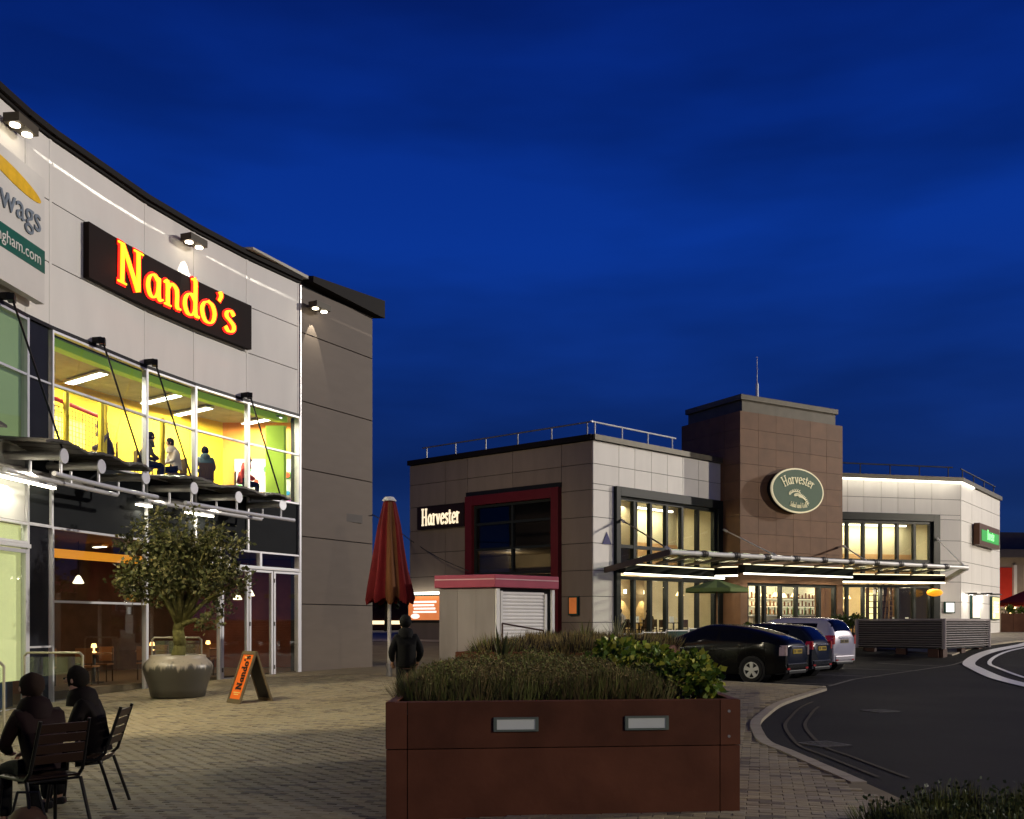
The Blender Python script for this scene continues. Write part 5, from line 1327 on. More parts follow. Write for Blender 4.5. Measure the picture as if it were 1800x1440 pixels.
for i, (y, w1_, w2_) in enumerate(((22.6, 'nearest the black panel', 'left'), (24.6, 'behind the potted tree', 'middle'), (26.6, 'left of the folding doors', 'third'), (28.6, 'behind the folding doors', 'fourth'))):
    x = fx(y)-1.2
    dtable(x, y, 0, .42, 'round wooden dining table %s on the ground floor' % w1_)
    dchair(x+.1, y-.62, 0, 0, 'wooden chair on the camera side of the dining table %s' % w1_); dchair(x-.05, y+.62, 0, pi, 'wooden chair on the far side of the dining table %s' % w1_)
    t = thing('candle_lamp', (x, y, .75), 'small glowing table lamp on the dining table %s' % w1_, 'lamp', 'table lamps indoors')
    m = MB(); m.lathe([(.05, 0), (.06, .02), (.02, .03), (.02, .12), (.07, .13), (.05, .22), (0, .23)], n=12); lb(m, 'shade', mt('candle_em', (1, .5, .15), em=5, emc=(1, .55, .18)), t)
# pendant lamps on the ground floor
for i, (y, o, z) in enumerate(((23.2, -1.6, 2.35), (25.4, -2.2, 2.5), (29.9, -1.0, 2.3), (30.3, -1.7, 2.2))):
    t = thing('pendant_lamp', (fx(y)+o, y, z), 'small white pendant lamp hanging %s' % ('inside the first lower window', 'behind the potted tree', 'behind the rightmost glass door', 'deepest behind the rightmost glass door')[i], 'lamp', 'pendant lamps in the dining room')
    m = MB(); m.lathe([(.02, .2), (.06, .16), (.14, .0), (.12, -.01)], n=14); lb(m, 'shade', mt('pendant_em', (1, .9, .7), em=2.2, emc=(1, .85, .6)), t)
    m = MB(); m.cyl((0, 0, .2), (0, 0, 3.58-z), .008, 5); lb(m, 'cord', BLACK, t)

# patio glass screens
def screen(x0, x1, y, ztop, label):
    z = zg(x0, y); t = thing('glass_screen', ((x0+x1)/2, y, z), label, 'screen', 'tubular framed glass screens on the patio')
    m = MB(); m.tube([V((x0, y, z)), V((x0, y, ztop-.06)), V((x0+.06, y, ztop)), V((x1-.06, y, ztop)), V((x1, y, ztop-.06)), V((x1, y, z))], .022, 10); m.build('frame', mt('brass_tube', (.5, .46, .34), .3, .6), t)
    m = MB(); m.box(((x0+x1)/2, y, (z+ztop)/2), (x1-x0-.08, .01, ztop-z-.16)); m.build('pane', GLASS, t)
screen(-9.60, -8.45, 19.6, .90, 'tubular framed glass screen between the black panel and the seated people')
screen(-8.75, -7.55, 24.2, 1.13, 'tubular framed glass screen behind the potted olive tree')
screen(-9.3, -8.32, 16.3, .84, 'tubular framed glass screen at the left edge of the view')

# ------------------------------------------------------------------ cars
def herm(pts, x):
    if x <= pts[0][0]: return pts[0][1]
    if x >= pts[-1][0]: return pts[-1][1]
    for i in range(len(pts)-1):
        if x <= pts[i+1][0]:
            x0, y0 = pts[i]; x1, y1 = pts[i+1]; t = (x-x0)/(x1-x0)
            s0 = (y1-y0)/(x1-x0) if i == 0 else (y1-pts[i-1][1])/(x1-pts[i-1][0]); s1 = (y1-y0)/(x1-x0) if i == len(pts)-2 else (pts[i+2][1]-y0)/(pts[i+2][0]-x0)
            h = x1-x0; return (2*t**3-3*t*t+1)*y0+(t**3-2*t*t+t)*h*s0+(-2*t**3+3*t*t)*y1+(t**3-t*t)*h*s1
def car(loc, heading, spec, paint, label, plate, tail, z0=-.045):
    t = thing('parked_car', loc, label, 'car', 'cars parked in the bays')
    x = V(heading).normalized(); t.rotation_euler = (0, 0, math.atan2(x.y, x.x))
    WB, zw, RT = spec['wb'], spec['rw'], spec['rw']+.055
    xr, xf = spec['top'][0][0], spec['top'][-1][0]
    def ring(q):
        zt_, zb_, w_, wr = herm(spec['top'], q), herm(spec['belt'], q), herm(spec['w'], q), herm(spec['wr'], q)
        lo = spec.get('lo', .2)+.06*clamp((xr+.5-q)/.5)+.04*clamp((q-xf+.5)/.5)
        for c in (0, WB):
            d = abs(q-c)
            if d < RT: lo = max(lo, zw+math.sqrt(RT*RT-d*d))
        zb_ = max(min(zb_, zt_-.03), lo+.04); ze = max(zt_-.08, zb_+.015)
        P = []
        for k in range(7):
            f = k/6; P.append((w_*(.93+.07*math.sin(pi*(.12+.72*f))), lo+(zb_-lo)*f))
        wb_ = P[-1][0]
        wr_ = min(wr, wb_*.985)
        for k in range(1, 6):
            f = k/5; P.append((wb_*.985+(wr_-wb_*.985)*f+.03*math.sin(pi*f)*(1 if ze-zb_ > .2 else 0), zb_+.008+(ze-zb_)*f))
        for f, g in ((.88, .55), (.62, .85), (.32, .97), (0, 1)):
            P.append((wr_*f, ze+.008+(zt_-ze)*g))
        return P
    xs = sorted(set([xr+(xf-xr)*i/64 for i in range(65)]+[c+RT*math.cos(a*pi/14) for c in (0, WB) for a in range(15)]))
    def loft(mb, xs, rows=None, off=0, mirror=True, closed=False):
        rings = []
        for q in xs:
            P = ring(q)
            if rows: P = P[rows[0]:rows[1]+1]
            rings.append([(q, p[0]+off*(1 if (rows is None or rows[1] < 12) else .3), p[1]+off*(0 if (rows is None or rows[1] < 12) else 1)) for p in P])
        n = len(rings[0])
        for s in ((1, -1) if mirror else (1,)):
            vs = [(a, b*s, c) for r in rings for a, b, c in r]
            fs = [(i*n+j, i*n+j+1, (i+1)*n+j+1, (i+1)*n+j) for i in range(len(rings)-1) for j in range(n-1)]
            if s > 0: fs = [f[::-1] for f in fs]
            mb.add(vs, fs)
            if closed:
                for r, fl in ((rings[0], s > 0), (rings[-1], s < 0)):
                    vs = [(a, b*s, c) for a, b, c in r]+[(r[0][0], 0, r[0][2])]; f = tuple(range(len(vs))); mb.add(vs, [f if fl else f[::-1]])
    m = MB(); loft(m, xs, closed=True); 
    b = lb(m, 'body', paint, t, smooth=True)
    bmx = bmesh.new(); bmx.from_mesh(b.data); bmesh.ops.remove_doubles(bmx, verts=bmx.verts, dist=.0005); bmesh.ops.recalc_face_normals(bmx, faces=bmx.faces); bmx.to_mesh(b.data); bmx.free()
    for p in b.data.polygons: p.use_smooth = True
    try:
        b.data.set_sharp_from_angle(angle=math.radians(38))
    except Exception: pass
    GLC = mt('car_glass', (.003, .003, .003), .08, spec=.25, var=.02)
    def frange(a, b, n=14): return [a+(b-a)*i/n for i in range(n+1)]
    for a, c in spec['side']:
        for s in (1, -1):
            m = MB(); rings = []
            n_ = 14; q_ = frange(a, c, n_); vs = []
            for q in q_:
                P = ring(q)[7:11]
                for k in range(4):
                    vs.append((q, (P[k][0]+.005)*s, P[k][1]))
            m.add(vs, [((i*4+j, i*4+j+1, (i+1)*4+j+1, (i+1)*4+j) if s < 0 else (i*4+j, (i+1)*4+j, (i+1)*4+j+1, i*4+j+1)) for i in range(n_) for j in range(3)])
            lb(m, 'side_window', GLC, t, smooth=True)
    for nm, (a, c) in (('windscreen', spec['ws']), ('rear_window', spec['rs'])):
        m = MB(); q_ = frange(a, c, 10); vs = []; 
        for q in q_:
            P = ring(q)[11:16]
            row = [(q, -p[0]*.97, p[1]+.006) for p in P]+[(q, p[0]*.97, p[1]+.006) for p in P[::-1][1:]]
            vs += row
        k = len(row); m.add(vs, [(i*k+j, (i+1)*k+j, (i+1)*k+j+1, i*k+j+1) for i in range(10) for j in range(k-1)]); lb(m, nm, GLC, t, smooth=True)
    # wheels, arch liners, floor
    for c in (0, WB):
        for s in (1, -1):
            yw = herm(spec['w'], c)*.985; m = MB()
            m.cyl((c, s*(yw-.02), zw), (c, s*(yw-.45), zw), RT-.004, 24); lb(m, 'arch_liner', BLACK, t)
            m = MB(); pr = [(zw*.66, -.09), (zw*.93, -.10), (zw, -.075), (zw, .075), (zw*.93, .10), (zw*.66, .09)]; m.lathe(pr, n=28)
            m.v = [(c+p[0], s*(yw-.085)+p[2], zw+p[1]) for p in m.v]; wh = lb(m, 'wheel', mt('tyre', (.012, .012, .012), .8), t)
            m = MB(); yo = s*(yw-.085+.08); ri = zw*.67
            mm = MB(); mm.lathe([(ri, -.02), (ri, .018), (ri*.90, .018), (ri*.88, -.03)], n=28); m.add([(c+p[0], yo+s*p[2]*1, zw+p[1]) for p in mm.v], mm.f)
            for k in range(5):
                a = 2*pi*k/5+.3; d = V((math.cos(a), 0, math.sin(a))); pp = V((-math.sin(a), 0, math.cos(a)))
                o0 = V((c, yo-s*.01, zw)); q1 = o0+d*ri*.93
                m.add([o0-pp*.03, o0+pp*.03, q1+pp*.055, q1-pp*.055]+[p+V((0, s*.022, 0)) for p in (o0-pp*.03, o0+pp*.03, q1+pp*.055, q1-pp*.055)], [(0, 1, 2, 3), (4, 5, 6, 7), (0, 1, 5, 4), (1, 2, 6, 5), (2, 3, 7, 6), (3, 0, 4, 7)])
            m.cyl((c, yo-s*.02, zw), (c, yo+s*.016, zw), .05, 12)
            lb(m, 'rim', mt('alloy', (.55, .55, .55), .3, .7, var=.05), wh)
            m = MB(); m.cyl((c, yo-s*.05, zw), (c, yo-s*.035, zw), ri*.9, 20); lb(m, 'brake_disc', DSTEEL, wh)
    m = MB(); m.box(((xr+xf)/2, 0, .26), (xf-xr-.5, herm(spec['w'], 1)*1.7, .1)); lb(m, 'underbody', BLACK, t)
    # door shuts, handles, mirror
    for q in spec['doors']:
        for s in (1, -1):
            P = ring(q)[0:7]; m = MB(); vs = []
            for p in P: vs += [(q-.004, s*(p[0]+.0015), p[1]), (q+.004, s*(p[0]+.0015), p[1])]
            m.add(vs, [(2*i, 2*i+1, 2*i+3, 2*i+2) for i in range(6)]); lb(m, 'door_gap', BLACK, t)
            P = ring(q+.12)[5]; m = MB(); m.box((q+.13, s*(P[0]+.012), P[1]-.02), (.16, .02, .025)); lb(m, 'handle', paint, t, bevel=.005)
    qm = spec['side'][-1][1]-.05
    for s in (1, -1):
        P = ring(qm)[6]; m = MB(); m.ball((qm, s*(P[0]+.09), P[1]+.08), .09, 10, 7, (.7, 1.1, .75)); lb(m, 'mirror', paint, t, smooth=True)
    # rear lamps, plate, bumper details
    for s in (1, -1):
        z0_, z1_ = tail['z']; vs = []; m = MB(); n_ = 6
        q_ = frange(xr+.003, xr+tail['d'], n_); w_ = None
        rows = 5
        for q in q_:
            P = ring(q); 
            for k in range(rows):
                z = z0_+(z1_-z0_)*k/(rows-1)
                ys = [pp[0] for pp in P]; zs_ = [pp[1] for pp in P]; y = ys[0]
                for i in range(len(zs_)-1):
                    if zs_[i] <= z <= zs_[i+1]: y = ys[i]+(ys[i+1]-ys[i])*(z-zs_[i])/max(1e-5, zs_[i+1]-zs_[i]); break
                else: y = ys[10] if z > zs_[-1] else ys[0]
                vs.append((q, s*(y+.012), z))
        m.add(vs, [(i*rows+j, (i+1)*rows+j, (i+1)*rows+j+1, i*rows+j+1) for i in range(n_) for j in range(rows-1)])
        yb_ = abs(vs[0][1]); m.obox((xr-.012, s*yb_-(.10 if s > 0 else 0), z0_), (.016, 0, 0), (0, .10, 0), (0, 0, z1_-z0_))
        lb(m, 'tail_lamp', mt(tail['m'], tail['c'], .12, var=.3, vs=12, spec=.9, em=tail.get('em', 0), emc=(1, .05, .04)), t)
    zp = spec['plate']; m = MB(); m.box((xr-.008, 0, zp), (.02, .52, .115)); pl = lb(m, 'number_plate', mt(plate[0], plate[1], .4, var=.03), t)
    m = MB()
    for k in range(7):
        if k != 4: m.box((xr-.0195, -.2+.066*k, zp), (.003, .038, .07))
    lb(m, 'plate_characters', BLACK, pl)
    m = MB(); m.box((xr-.012, 0, zp+.11), (.03, .75, .028)); lb(m, 'tailgate_trim', mt('chrome', (.6, .6, .6), .15, .9), t, bevel=.008)
    m = MB(); m.box((xr+.01, 0, .42), (.06, herm(spec['w'], xr)*1.7, .16)); lb(m, 'bumper', paint, t, bevel=.03)
    m = MB(); m.box((xr+.02, 0, .27), (.08, herm(spec['w'], xr)*1.5, .10)); lb(m, 'bumper_lower', BLACK, t, bevel=.02)
    for s in (1, -1):
        m = MB(); m.box((xr-.02, s*.55, .36), (.012, .16, .05)); lb(m, 'reflector', mt('reflector_red', (.35, .02, .02), .2), t)
        P = ring(xf-.25)[5]; m = MB(); m.ball((xf-.22, s*(P[0]-.08), P[1]-.01), .12, 10, 7, (1.3, .8, .6)); lb(m, 'headlight', mt('headlamp_glass', (.6, .62, .65), .1), t)
    return t
S1 = dict(wb=2.7, rw=.315, top=[(-.86, .95), (-.80, 1.06), (-.45, 1.22), (.25, 1.40), (1.0, 1.49), (1.55, 1.47), (2.2, 1.24), (2.75, 1.00), (3.2, .88), (3.5, .72), (3.62, .52)],
          belt=[(-.86, .88), (-.4, 1.03), (.5, .99), (1.5, .94), (2.5, .90), (3.1, .80), (3.62, .45)],
          w=[(-.86, .70), (-.6, .81), (0, .87), (2.5, .87), (3.1, .82), (3.45, .68), (3.62, .50)], wr=[(-.86, .60), (0, .62), (1, .60), (1.8, .58), (2.4, .66), (3.1, .70), (3.62, .4)],
          side=[(.0, .95), (1.02, 2.15)], ws=(1.72, 2.62), rs=(-.74, .35), doors=(.15, 1.0, 2.05), plate=.80)
S2 = dict(wb=2.5, rw=.305, top=[(-.72, .90), (-.68, 1.02), (-.50, 1.25), (-.28, 1.42), (.4, 1.50), (1.2, 1.50), (1.9, 1.26), (2.35, 1.02), (2.8, .90), (3.1, .75), (3.2, .5)],
          belt=[(-.72, .86), (-.4, 1.0), (.5, .96), (1.5, .93), (2.3, .90), (2.8, .82), (3.2, .45)],
          w=[(-.72, .70), (-.5, .80), (0, .85), (2.3, .85), (2.8, .78), (3.1, .64), (3.2, .48)], wr=[(-.72, .60), (0, .62), (1, .60), (1.6, .58), (2.1, .66), (2.8, .66), (3.2, .4)],
          side=[(-.05, .85), (.92, 1.85)], ws=(1.42, 2.25), rs=(-.66, -.26), doors=(.1, .9, 1.85), plate=.82)
S3 = dict(wb=2.62, rw=.345, lo=.26, top=[(-.80, 1.08), (-.77, 1.2), (-.60, 1.52), (-.35, 1.66), (.5, 1.70), (1.3, 1.68), (2.0, 1.42), (2.4, 1.16), (2.9, 1.06), (3.3, .9), (3.42, .55)],
          belt=[(-.80, 1.04), (-.4, 1.12), (.5, 1.08), (1.5, 1.05), (2.4, 1.02), (2.9, .95), (3.42, .5)],
          w=[(-.80, .76), (-.55, .86), (0, .90), (2.4, .90), (2.9, .85), (3.25, .72), (3.42, .55)], wr=[(-.80, .62), (0, .66), (1, .65), (1.7, .63), (2.2, .70), (2.9, .7), (3.42, .45)],
          side=[(-.25, .85), (.92, 1.95)], ws=(1.5, 2.3), rs=(-.74, -.48), doors=(.1, .9, 1.95), plate=.95)
PB = mt('paint_black', (.004, .004, .004), .18, var=.02, spec=.14); PBL = mt('paint_navy', (.008, .010, .016), .18, var=.02, spec=.14)
PS = mt('paint_silver', (.50, .47, .50), .22, .35, coat=1, var=.02)
YP = ('plate_yellow', (.55, .38, .03)); u_ = V((-.766, .643)); v_ = V((.643, .766))
c1 = V((6.15, 25.6))+v_*.87
car((c1.x, c1.y, -.047), u_, S1, PB, 'black hatchback nearest the road with clear tail lamps and alloy wheels', YP, dict(z=(.70, .96), d=.14, m='tail_clear', c=(.30, .22, .21)))
c2 = V((7.55, 27.65))+v_*.9
car((c2.x, c2.y, -.047), u_, S2, PBL, 'dark blue car parked between the black hatchback and the silver car', YP, dict(z=(.80, 1.02), d=.16, m='tail_red', c=(.4, .02, .02)))
u3 = V((-.72, .694)); c3 = V((9.32, 31.4))+V((.694, .72))*.9
car((c3.x, c3.y, -.047), u3, S3, PS, 'silver lilac family car parked furthest along the row, rear towards the road', ('plate_dim', (.25, .20, .10)), dict(z=(.86, 1.14), d=.24, m='tail_red', c=(.4, .02, .02), em=.25))

# ------------------------------------------------------------------ slatted enclosure by the road
C0, C1, C2_, C3_ = V((14.0, 40.5)), V((16.5, 38.0)), V((19.8, 41.3)), V((17.3, 43.8))
en = thing('slatted_enclosure', (16.9, 40.9, .2), 'low dark metal enclosure with horizontal slats on short legs by the road', 'enclosure')
SLT = mt('slat_metal', (.24, .21, .205), .5, .1, var=.1)
for a, b in ((C0, C1), (C1, C2_), (C2_, C3_), (C3_, C0)):
    W = Wall(a, b)
    for i in range(12):
        m = MB(); z = .53+i*.09; q = [W.pt(.1, z, -.03), W.pt(W.L-.1, z, -.03), W.pt(W.L-.1, z+.038, .03), W.pt(.1, z+.038, .03), W.pt(.1, z+.012, -.035), W.pt(W.L-.1, z+.012, -.035), W.pt(W.L-.1, z+.05, .025), W.pt(.1, z+.05, .025)]
        m.add(q, [(0, 1, 2, 3), (4, 7, 6, 5), (0, 4, 5, 1), (3, 2, 6, 7), (0, 3, 7, 4), (1, 5, 6, 2)]); m.build('slat', SLT, en)
    m = MB(); W.box(m, .03, W.L-.03, .48, 1.58, -.12, -.09); m.build('liner', BLACK, en)
    m = MB(); W.box(m, .06, W.L-.06, 1.585, 1.64, -.08, .04); m.build('top_rail', mt('slat_metal', (.2, .17, .17)), en)
    m = MB(); m.cyl(W.pt(.02, .47, -.02), W.pt(.02, 1.62, -.02), .08, 12); m.build('corner_post', MC['slat_metal'], en)
    for u in (.5, W.L/2, W.L-.5): m = MB(); W.box(m, u-.2, u+.2, .0, .47, -.35, -.16); m.build('leg', mt('leg_brown', (.06, .03, .022), .6), en)

# ------------------------------------------------------------------ cafe barriers, parasol, plants by the entrance
bA, bB = V((3.9, 36.6)), V((7.9, 39.6))
for i in range(4):
    a = bA.lerp(bB, i/4); b = bA.lerp(bB, (i+1)/4); W = Wall(a, b); z = zg(*a)
    lab = ('black banner barrier with round brown emblem, leftmost by the white wing', 'black banner barrier with rectangular brown print, second from the left', 'dark green banner barrier with round gold emblem behind the black car', 'dark green banner barrier partly hidden by the black car')[i]
    t = thing('banner_barrier', W.pt(0, z), lab, 'barrier', 'cafe barriers in front of the left wing')
    m = MB(); W.box(m, .06, W.L-.06, z+.12, z+1.0, -.008, .008); m.build('banner', mt('banner_black' if i < 2 else 'banner_green', (.010, .010, .010) if i < 2 else (.012, .05, .04), .6), t)
    for u in (0.02, W.L-.02):
        m = MB(); m.cyl(W.pt(u, z), W.pt(u, z+1.08), .022, 8); m.build('post', STEELW, t)
    m = MB(); W.box(m, .0, W.L, z+1.0, z+1.035, -.015, .015); m.build('rail', ALU, t)
    em = mt('emblem_brown', (.16, .11, .05), .6); eg = mt('emblem_gold', (.28, .27, .08), .6)
    m = MB()
    if i == 1: W.box(m, .33, W.L-.3, z+.42, z+.78, .009, .012)
    else:
        for k in range(14):
            a1 = pi*k/14; a2 = pi*(k+1)/14; c = W.L/2
            for r0, r1 in ((.34, .40), (.18, .27)):
                m.add([W.pt(c+r0*math.cos(a1), z+.38+r0*math.sin(a1), .012), W.pt(c+r1*math.cos(a1), z+.38+r1*math.sin(a1), .012), W.pt(c+r1*math.cos(a2), z+.38+r1*math.sin(a2), .012), W.pt(c+r0*math.cos(a2), z+.38+r0*math.sin(a2), .012)], [(0, 1, 2, 3)])
    m.build('emblem', em if i < 2 else eg, t)
gp = thing('open_parasol', (7.55, 36.7, zg(7.5, 36.7)), 'open pale green parasol in front of the left wing windows', 'parasol')
m = MB(); m.cyl((7.55, 36.7, .5), (7.55, 36.7, 2.95), .03, 8); m.build('pole', WOOD, gp)
PG = mt('parasol_green', (.16, .22, .07), .7, var=.08)
for k in range(8):
    a, b = k*pi/4+.2, (k+1)*pi/4+.2; c = V((7.55, 36.7, 0)); r = 1.22
    e0 = c+V((r*math.cos(a), r*math.sin(a), 2.74)); e1 = c+V((r*math.cos(b), r*math.sin(b), 2.74)); tp = c+V((0, 0, 3.08)); em_ = (e0+e1)/2+V((0, 0, -.02))
    m = MB(); m.add([tp, e0, em_*.96+c*.04+V((0, 0, .1)), e1, e0-V((0, 0, .14)), e1-V((0, 0, .14))], [(0, 1, 2), (0, 2, 3), (1, 4, 5, 3)]); m.build('canopy_panel', PG, gp)
for i, (px, y, s, l) in enumerate(((1318, 41.5, .5, 'box plant left of the entrance doors'), (1478, 43.5, .75, 'dark shrub in a tub right of the entrance doors'), (1508, 43.0, .8, 'dark shrub in a tub beside the slatted enclosure'), (1468, 41.5, .55, 'pale variegated plant by the entrance doors'))):
    x = (px-900)/1750*y; z = zg(x, y)
    t = thing('tub', (x, y, z), 'square dark tub holding the %s' % l, 'plant pot', 'tubs by the entrance'); m = MB(); m.box((0, 0, .22), (.5, .5, .44)); lb(m, 'tub_body', BLACK, t, bevel=.02)
    leafy((x, y, z+.42), s*.7, s*.7, s*.8, 700, .10, l, [MC['leaf_mid'], MC['olive_leaf_dark']] if i != 3 else [MC['olive_leaf_pale']], name='potted_shrub', group='potted shrubs by the entrance')

# ------------------------------------------------------------------ restaurant interior furniture seen through the glass
k = 0
for W, us, nm in ((LWg, (1.6, 3.0, 4.4, 5.8, 7.2), 'left wing'), (RWg, (1.2, 3.0, 5.0, 6.4), 'right wing')):
    for i, u in enumerate(us):
        p = W.pt(u, .74, -1.5-.9*(i % 2)); n_ = ('first', 'second', 'third', 'fourth', 'fifth')[i]
        dtable(p.x, p.y, .74, .45, '%s table from the left inside the %s window' % (n_, nm), DARKWOOD)
        for sg_ in (-1, 1):
            q = p+W.d*.62*sg_; dchair(q.x, q.y, .74, math.atan2(W.d.y, W.d.x)+(pi/2 if sg_ > 0 else -pi/2), 'dark chair on the %s of the %s table inside the %s' % ('left' if sg_ < 0 else 'right', n_, nm), mat=DARKWOOD)
        t = thing('tableware', (p.x, p.y, 1.49), 'white menus and glasses on the %s table of the %s' % (n_, nm), 'tableware', 'tableware indoors')
        m = MB(); m.box((-.1, 0, .14), (.22, .03, .28), .4); lb(m, 'menu_card', mt('menu_white', (.8, .78, .7), em=.25, emc=(1, .9, .7)), t)
        m = MB(); m.lathe([(.03, 0), (.005, .02), (.005, .1), (.04, .14), (.035, .22)], (.15, .05, 0), 10); lb(m, 'wine_glass', STEELW, t)
for i, (W, u, o, rz, l) in enumerate(((LWg, 3.7, -1.6, 2.2, 'guest seated mid left wing in a light top'), (LWg, 6.9, -2.6, .7, 'guest seated at the right of the left wing in dark clothes'), (RWg, 1.9, -1.4, 1.0, 'guest in dark clothes inside the right wing window'))):
    p = W.pt(u, .74, o); person((p.x, p.y, .76), rz, 'sit', l, mt('diner_%d' % i, ((.5, .45, .4), (.03, .02, .02), (.06, .04, .04))[i], .8), TD, HD, fingers=False, group='diners in the restaurant')
    dchair(p.x, p.y, .76, rz, 'dark chair under the %s' % l, mat=DARKWOOD)
# arched picture panel, shelf
p = LWg.pt(3.6, 2.35, -5.85); t = thing('wall_shelf', p, 'long dark shelf on the back wall of the left wing', 'shelf')
m = MB(); LWg.box(m, 2.6, 6.6, 2.32, 2.46, -5.95, -5.6); m.build('board', DARKWOOD, t)
m = MB()
for i in range(16):
    u = 2.75+i*.24; q = LWg.pt(u, 2.46, -5.75); m.cyl(q, q+V((0, 0, .22+.05*(i % 3))), .045, 7)
m.build('jars', CREAM, t)
# bar counter, back bar and pendants behind the entrance
t = thing('bar_counter', TF.pt(3.4, .74, -3.4), 'pale bar counter with glasses behind the entrance doors', 'counter')
m = MB(); TF.box(m, 2.6, 7.4, .74, 1.80, -2.3, -1.8); m.build('front', mt('bar_front', (.42, .36, .26), .5, var=.25, vs=4), t)
m = MB(); TF.box(m, 2.5, 7.5, 1.80, 1.86, -2.35, -1.7); m.build('top', STEELW, t)
m = MB()
for i in range(22): q = TF.pt(2.7+.21*i, 1.86, -2.1+.2*(i % 2)); m.cyl(q, q+V((0, 0, .15+.12*((i*7) % 3))), .035, 7)
m.build('bottles', mt('bottle_glass', (.08, .14, .06), .1), t)
t = thing('back_bar', TF.pt(3.4, .74, -5.9), 'lit back bar shelves seen through the entrance doors', 'shelves')
m = MB(); 
for z in (1.9, 2.3, 2.7): TF.box(m, 4.0, 9.4, z, z+.04, -3.65, -3.3)
m.build('shelf', WOOD, t)
m = MB(); TF.box(m, 3.9, 9.5, .74, 3.5, -3.75, -3.66); m.build('back_panel', mt('bar_back', (.8, .75, .55), .6, var=.3, vs=2, em=.35, emc=(1, .88, .55)), t)
m = MB(); TF.box(m, 4.0, 9.4, 2.28, 2.30, -3.33, -3.30); TF.box(m, 4.0, 9.4, 2.68, 2.70, -3.33, -3.30); m.build('shelf_light', LEDS, t)
m = MB()
for i in range(60): q = TF.pt(4.2+.26*(i % 20), 1.94+.4*(i//20), -3.5); m.cyl(q, q+V((0, 0, .18+.05*((i*5) % 3))), .04, 6)
m.build('bottles', mt('bottle_amber', (.30, .12, .03), .2, var=.6, vs=3), t)
for i, (W, u, o) in enumerate(((TF, 2.9, -1.4), (TF, 3.9, -1.6), (TF, 5.0, -1.4), (TF, 5.5, -2.6), (RWg, 2.4, -2.0), (LWg, 7.8, -1.6))):
    p = W.pt(u, 2.75, o); t = thing('pendant_lamp', p, 'glowing pendant lamp %s' % ('at the left of the entrance doors', 'second from the left behind the entrance doors', 'third behind the entrance doors', 'deep behind the entrance doors', 'pale one inside the right wing', 'inside the left wing near the tower')[i], 'lamp', 'pendant lamps in the restaurant')
    m = MB(); m.lathe([(.03, .22), (.10, .18), (.20, .0), (.18, -.01)], n=14); lb(m, 'shade', mt('pendant_glow', (1, .85, .5), em=3.2, emc=(1, .72, .32)), t)
    m = MB(); m.cyl((0, 0, .2), (0, 0, .88), .008, 5); lb(m, 'cord', BLACK, t)
t = thing('wood_ladder_rack', RWg.pt(5.3, .74, -1.6), 'tall wooden rack and step ladder with many rungs inside the right wing window', 'rack')
u0_ = RWg.u(1600)-.3
for s in (0, 1):
    for du in (-.35, .35):
        m = MB(); m.bar(RWg.pt(u0_+.2+du*(1.0), .74, -1.2-.5*s), RWg.pt(u0_+.2+du*.35, 3.5, -1.45-.1*s), .07, .05); m.build('stile', WOOD, t)
for i in range(9):
    f = 1-.65*i/9; m = MB(); RWg.box(m, u0_+.2-.35*f, u0_+.2+.35*f, 1.0+.27*i, 1.04+.27*i, -1.22-.03*i, -1.14-.03*i); m.build('rung', WOOD, t)
for i in range(8):
    m = MB(); RWg.box(m, u0_-.75, u0_+.65, .95+.33*i, .99+.33*i, -2.35, -2.1); m.build('shelf', DARKWOOD, t)
for i in range(4): m = MB(); RWg.box(m, u0_-.75+.45*i, u0_-.70+.45*i, .74, 3.55, -2.36, -2.09); m.build('upright', DARKWOOD, t)
m = MB(); RWg.box(m, RWg.u(1516, -5.9), RWg.u(1545, -5.9), .76, 3.2, -5.95, -5.9); tag(m.build('doorway_light', mt('lit_door', (.9, .85, .4), em=1.0, emc=(1, .88, .45))), 'pale yellow lit doorway on the back wall of the right wing', 'doorway')

# ------------------------------------------------------------------ far right building, parasol and fence
fb = thing('distant_building', (42, 76, .9), 'grey roofed building with tall red windows at the right edge', 'building')
FW = Wall((32, 74), (60, 78)); zb = .9
m = MB(); FW.box(m, 0, FW.L, zb, 7.6, -8, 0); m.build('wall', mt('far_wall', (.26, .22, .19), .7), fb)
m = MB(); FW.box(m, -1, FW.L, 6.3, 6.9, 0, 1.2); FW.box(m, -1, FW.L, 6.95, 8.2, -8, .6); m.build('roof', mt('far_roof', (.12, .11, .10), .6), fb)
for i in range(9):
    u = .9+3.0*i; m = MB(); FW.box(m, u, u+1.7, 2.8, 5.6, .01, .05); m.build('window', mt('far_red_glass', (.35, .03, .02), .3, em=.10, emc=(.6, .03, .01)), fb)
    
    for q in (u-.3, u+1.75): m = MB(); FW.box(m, q, q+.25, 2.6, 5.8, 0, .2); m.build('pilaster', STEELW, fb)
lamp('far_wash', 'AREA', FW.pt(5, 2.0, 2.5), 120, (1, .8, .5), aim=FW.pt(5, 4.2, 0), parent=fb).data.size = 4
rp = thing('open_parasol', (33.4, 64, .95), 'dark red open parasol with lights beneath at the right edge', 'parasol')
m = MB(); m.lathe([(0, 3.9), (1.4, 3.3), (2.7, 2.75), (2.7, 2.55)], (33.8, 64, 0), 8); m.build('canopy', mt('parasol_darkred', (.25, .03, .02), .8), rp)
m = MB(); m.cyl((33.8, 64, .9), (33.8, 64, 3.8), .06, 8); m.build('pole', DSTEEL, rp)
m = MB()
for i in range(10): m.ball((31.4+i*.45, 63.2+.4*(i % 3), 2.4-.25*(i % 2)), .09, 8, 5)
m.build('bulbs', mt('bulb_warm', (1, .7, .3), em=6, emc=(1, .65, .25)), rp)
lamp('parasol_glow', 'POINT', (33.4, 63.2, 2.0), 260, (1, .68, .35), .4, parent=rp)
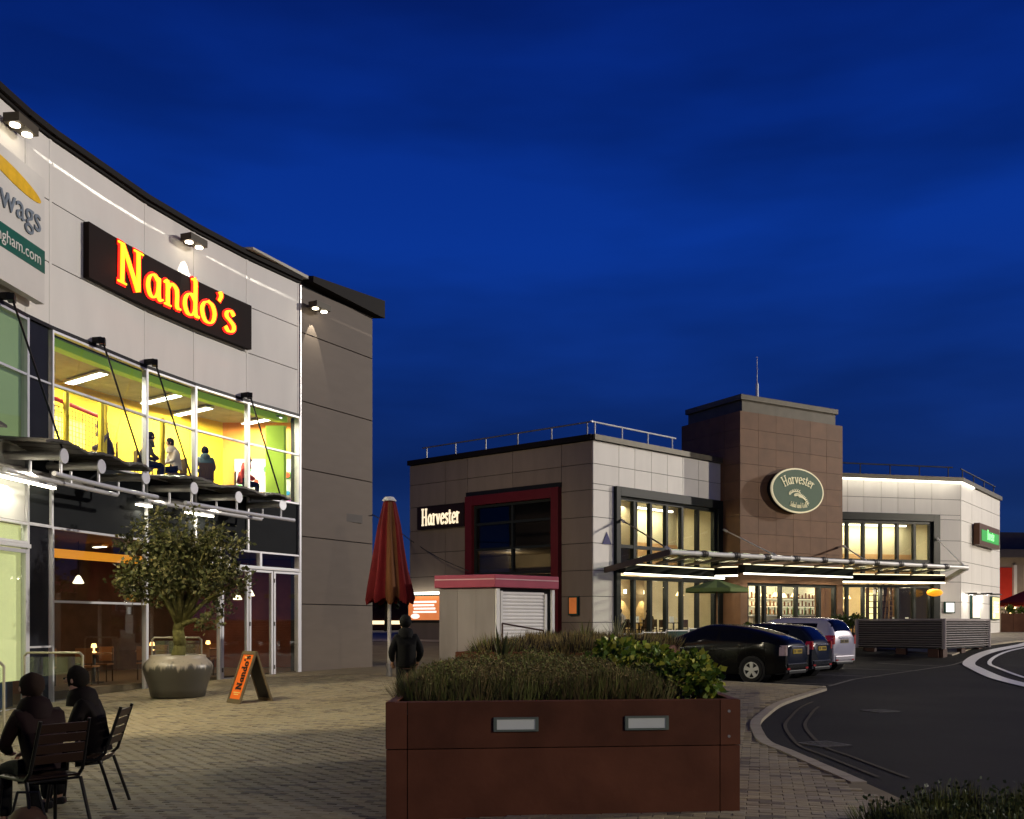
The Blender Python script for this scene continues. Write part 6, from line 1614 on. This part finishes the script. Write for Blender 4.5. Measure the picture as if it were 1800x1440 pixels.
fe = thing('timber_fence', (34, 61.6, .9), 'brown timber screen fence at the far right beneath the red parasol', 'fence')
FF = Wall((30.2, 61.5), (40, 62.5))
for i in range(12): m = MB(); FF.box(m, i*.8+.005, i*.8+.79, .9, 2.05, 0, .05); m.build('board', mt('fence_brown', (.12, .05, .025), .6, var=.2), fe)
for i in range(2):
    leafy((30.9+i*.9, 61.8, 1.9), .5, .3, .45, 260, .16, 'small dark bush above the brown fence, %s' % ('next to the white end wall', 'at the very edge of the view')[i], [MC['leaf_mid']], group='bushes above the brown fence')

# ------------------------------------------------------------------ background behind the gap on the left
dw = thing('distant_building', (-9, 74, .9), 'low dark red brick building behind the gap between the two restaurants', 'building')
DW = Wall((-24, 70), (2, 76))
m = MB(); DW.box(m, 0, DW.L, .0, 4.1, -6, 0); m.build('wall', mt('dark_brick', (.06, .025, .02), .8, var=.3), dw)
m = MB(); DW.box(m, -.3, DW.L+.3, 4.1, 4.5, -6.3, .3); m.build('roof', FASC, dw)
for i in range(6): m = MB(); DW.box(m, 1+4.2*i, 4.4+4.2*i, 1.35, 1.62, .01, .05); m.build('window', mt('trail_slot', (1, .8, .5), em=1.6, emc=(1, .78, .45)), dw)  # glowing slots stand in for a light trail in the gap
def far_tree(x, y, h, label):
    def crown():
        a = R.uniform(0, 2*pi); e = math.acos(R.uniform(-1, 1)); r = R.random()**.4*(.75+.25*math.sin(5*a)); o = V((h*.32*r*math.sin(e)*math.cos(a), h*.32*r*math.sin(e)*math.sin(a), h*.30*r*math.cos(e)))
        return V((0, 0, h*.66))+o, o.normalized()
    blob_tree('background_tree', (x, y, .9), label, 'tree', [[((0, 0, 0), .22), ((0, 0, h*.6), .1)]], crown, 2200, .45, [mt('far_leaf', (.018, .022, .010), .8, var=.4)], 'dark trees behind the gap')
far_tree(-12.5, 66, 5.2, 'dark tree behind the closed parasol, left one'); far_tree(-8.4, 67, 4.6, 'dark tree behind the closed parasol, right one'); far_tree(-16, 69, 6.0, 'dark tree hidden mostly by the taupe end wing')
cb = [H(655, 905, 33.6), H(690, 925, 38), H(722, 950, 46.4), H(770, 980, 44.4), H(824, 1004, 43)]
m = MB(); m.tube(catmull([V(p) for p in cb], 4), .018, 5); m.build('overhead_cable', BLACK, label='thin dark cable sagging between the two restaurant buildings', cat='cable')
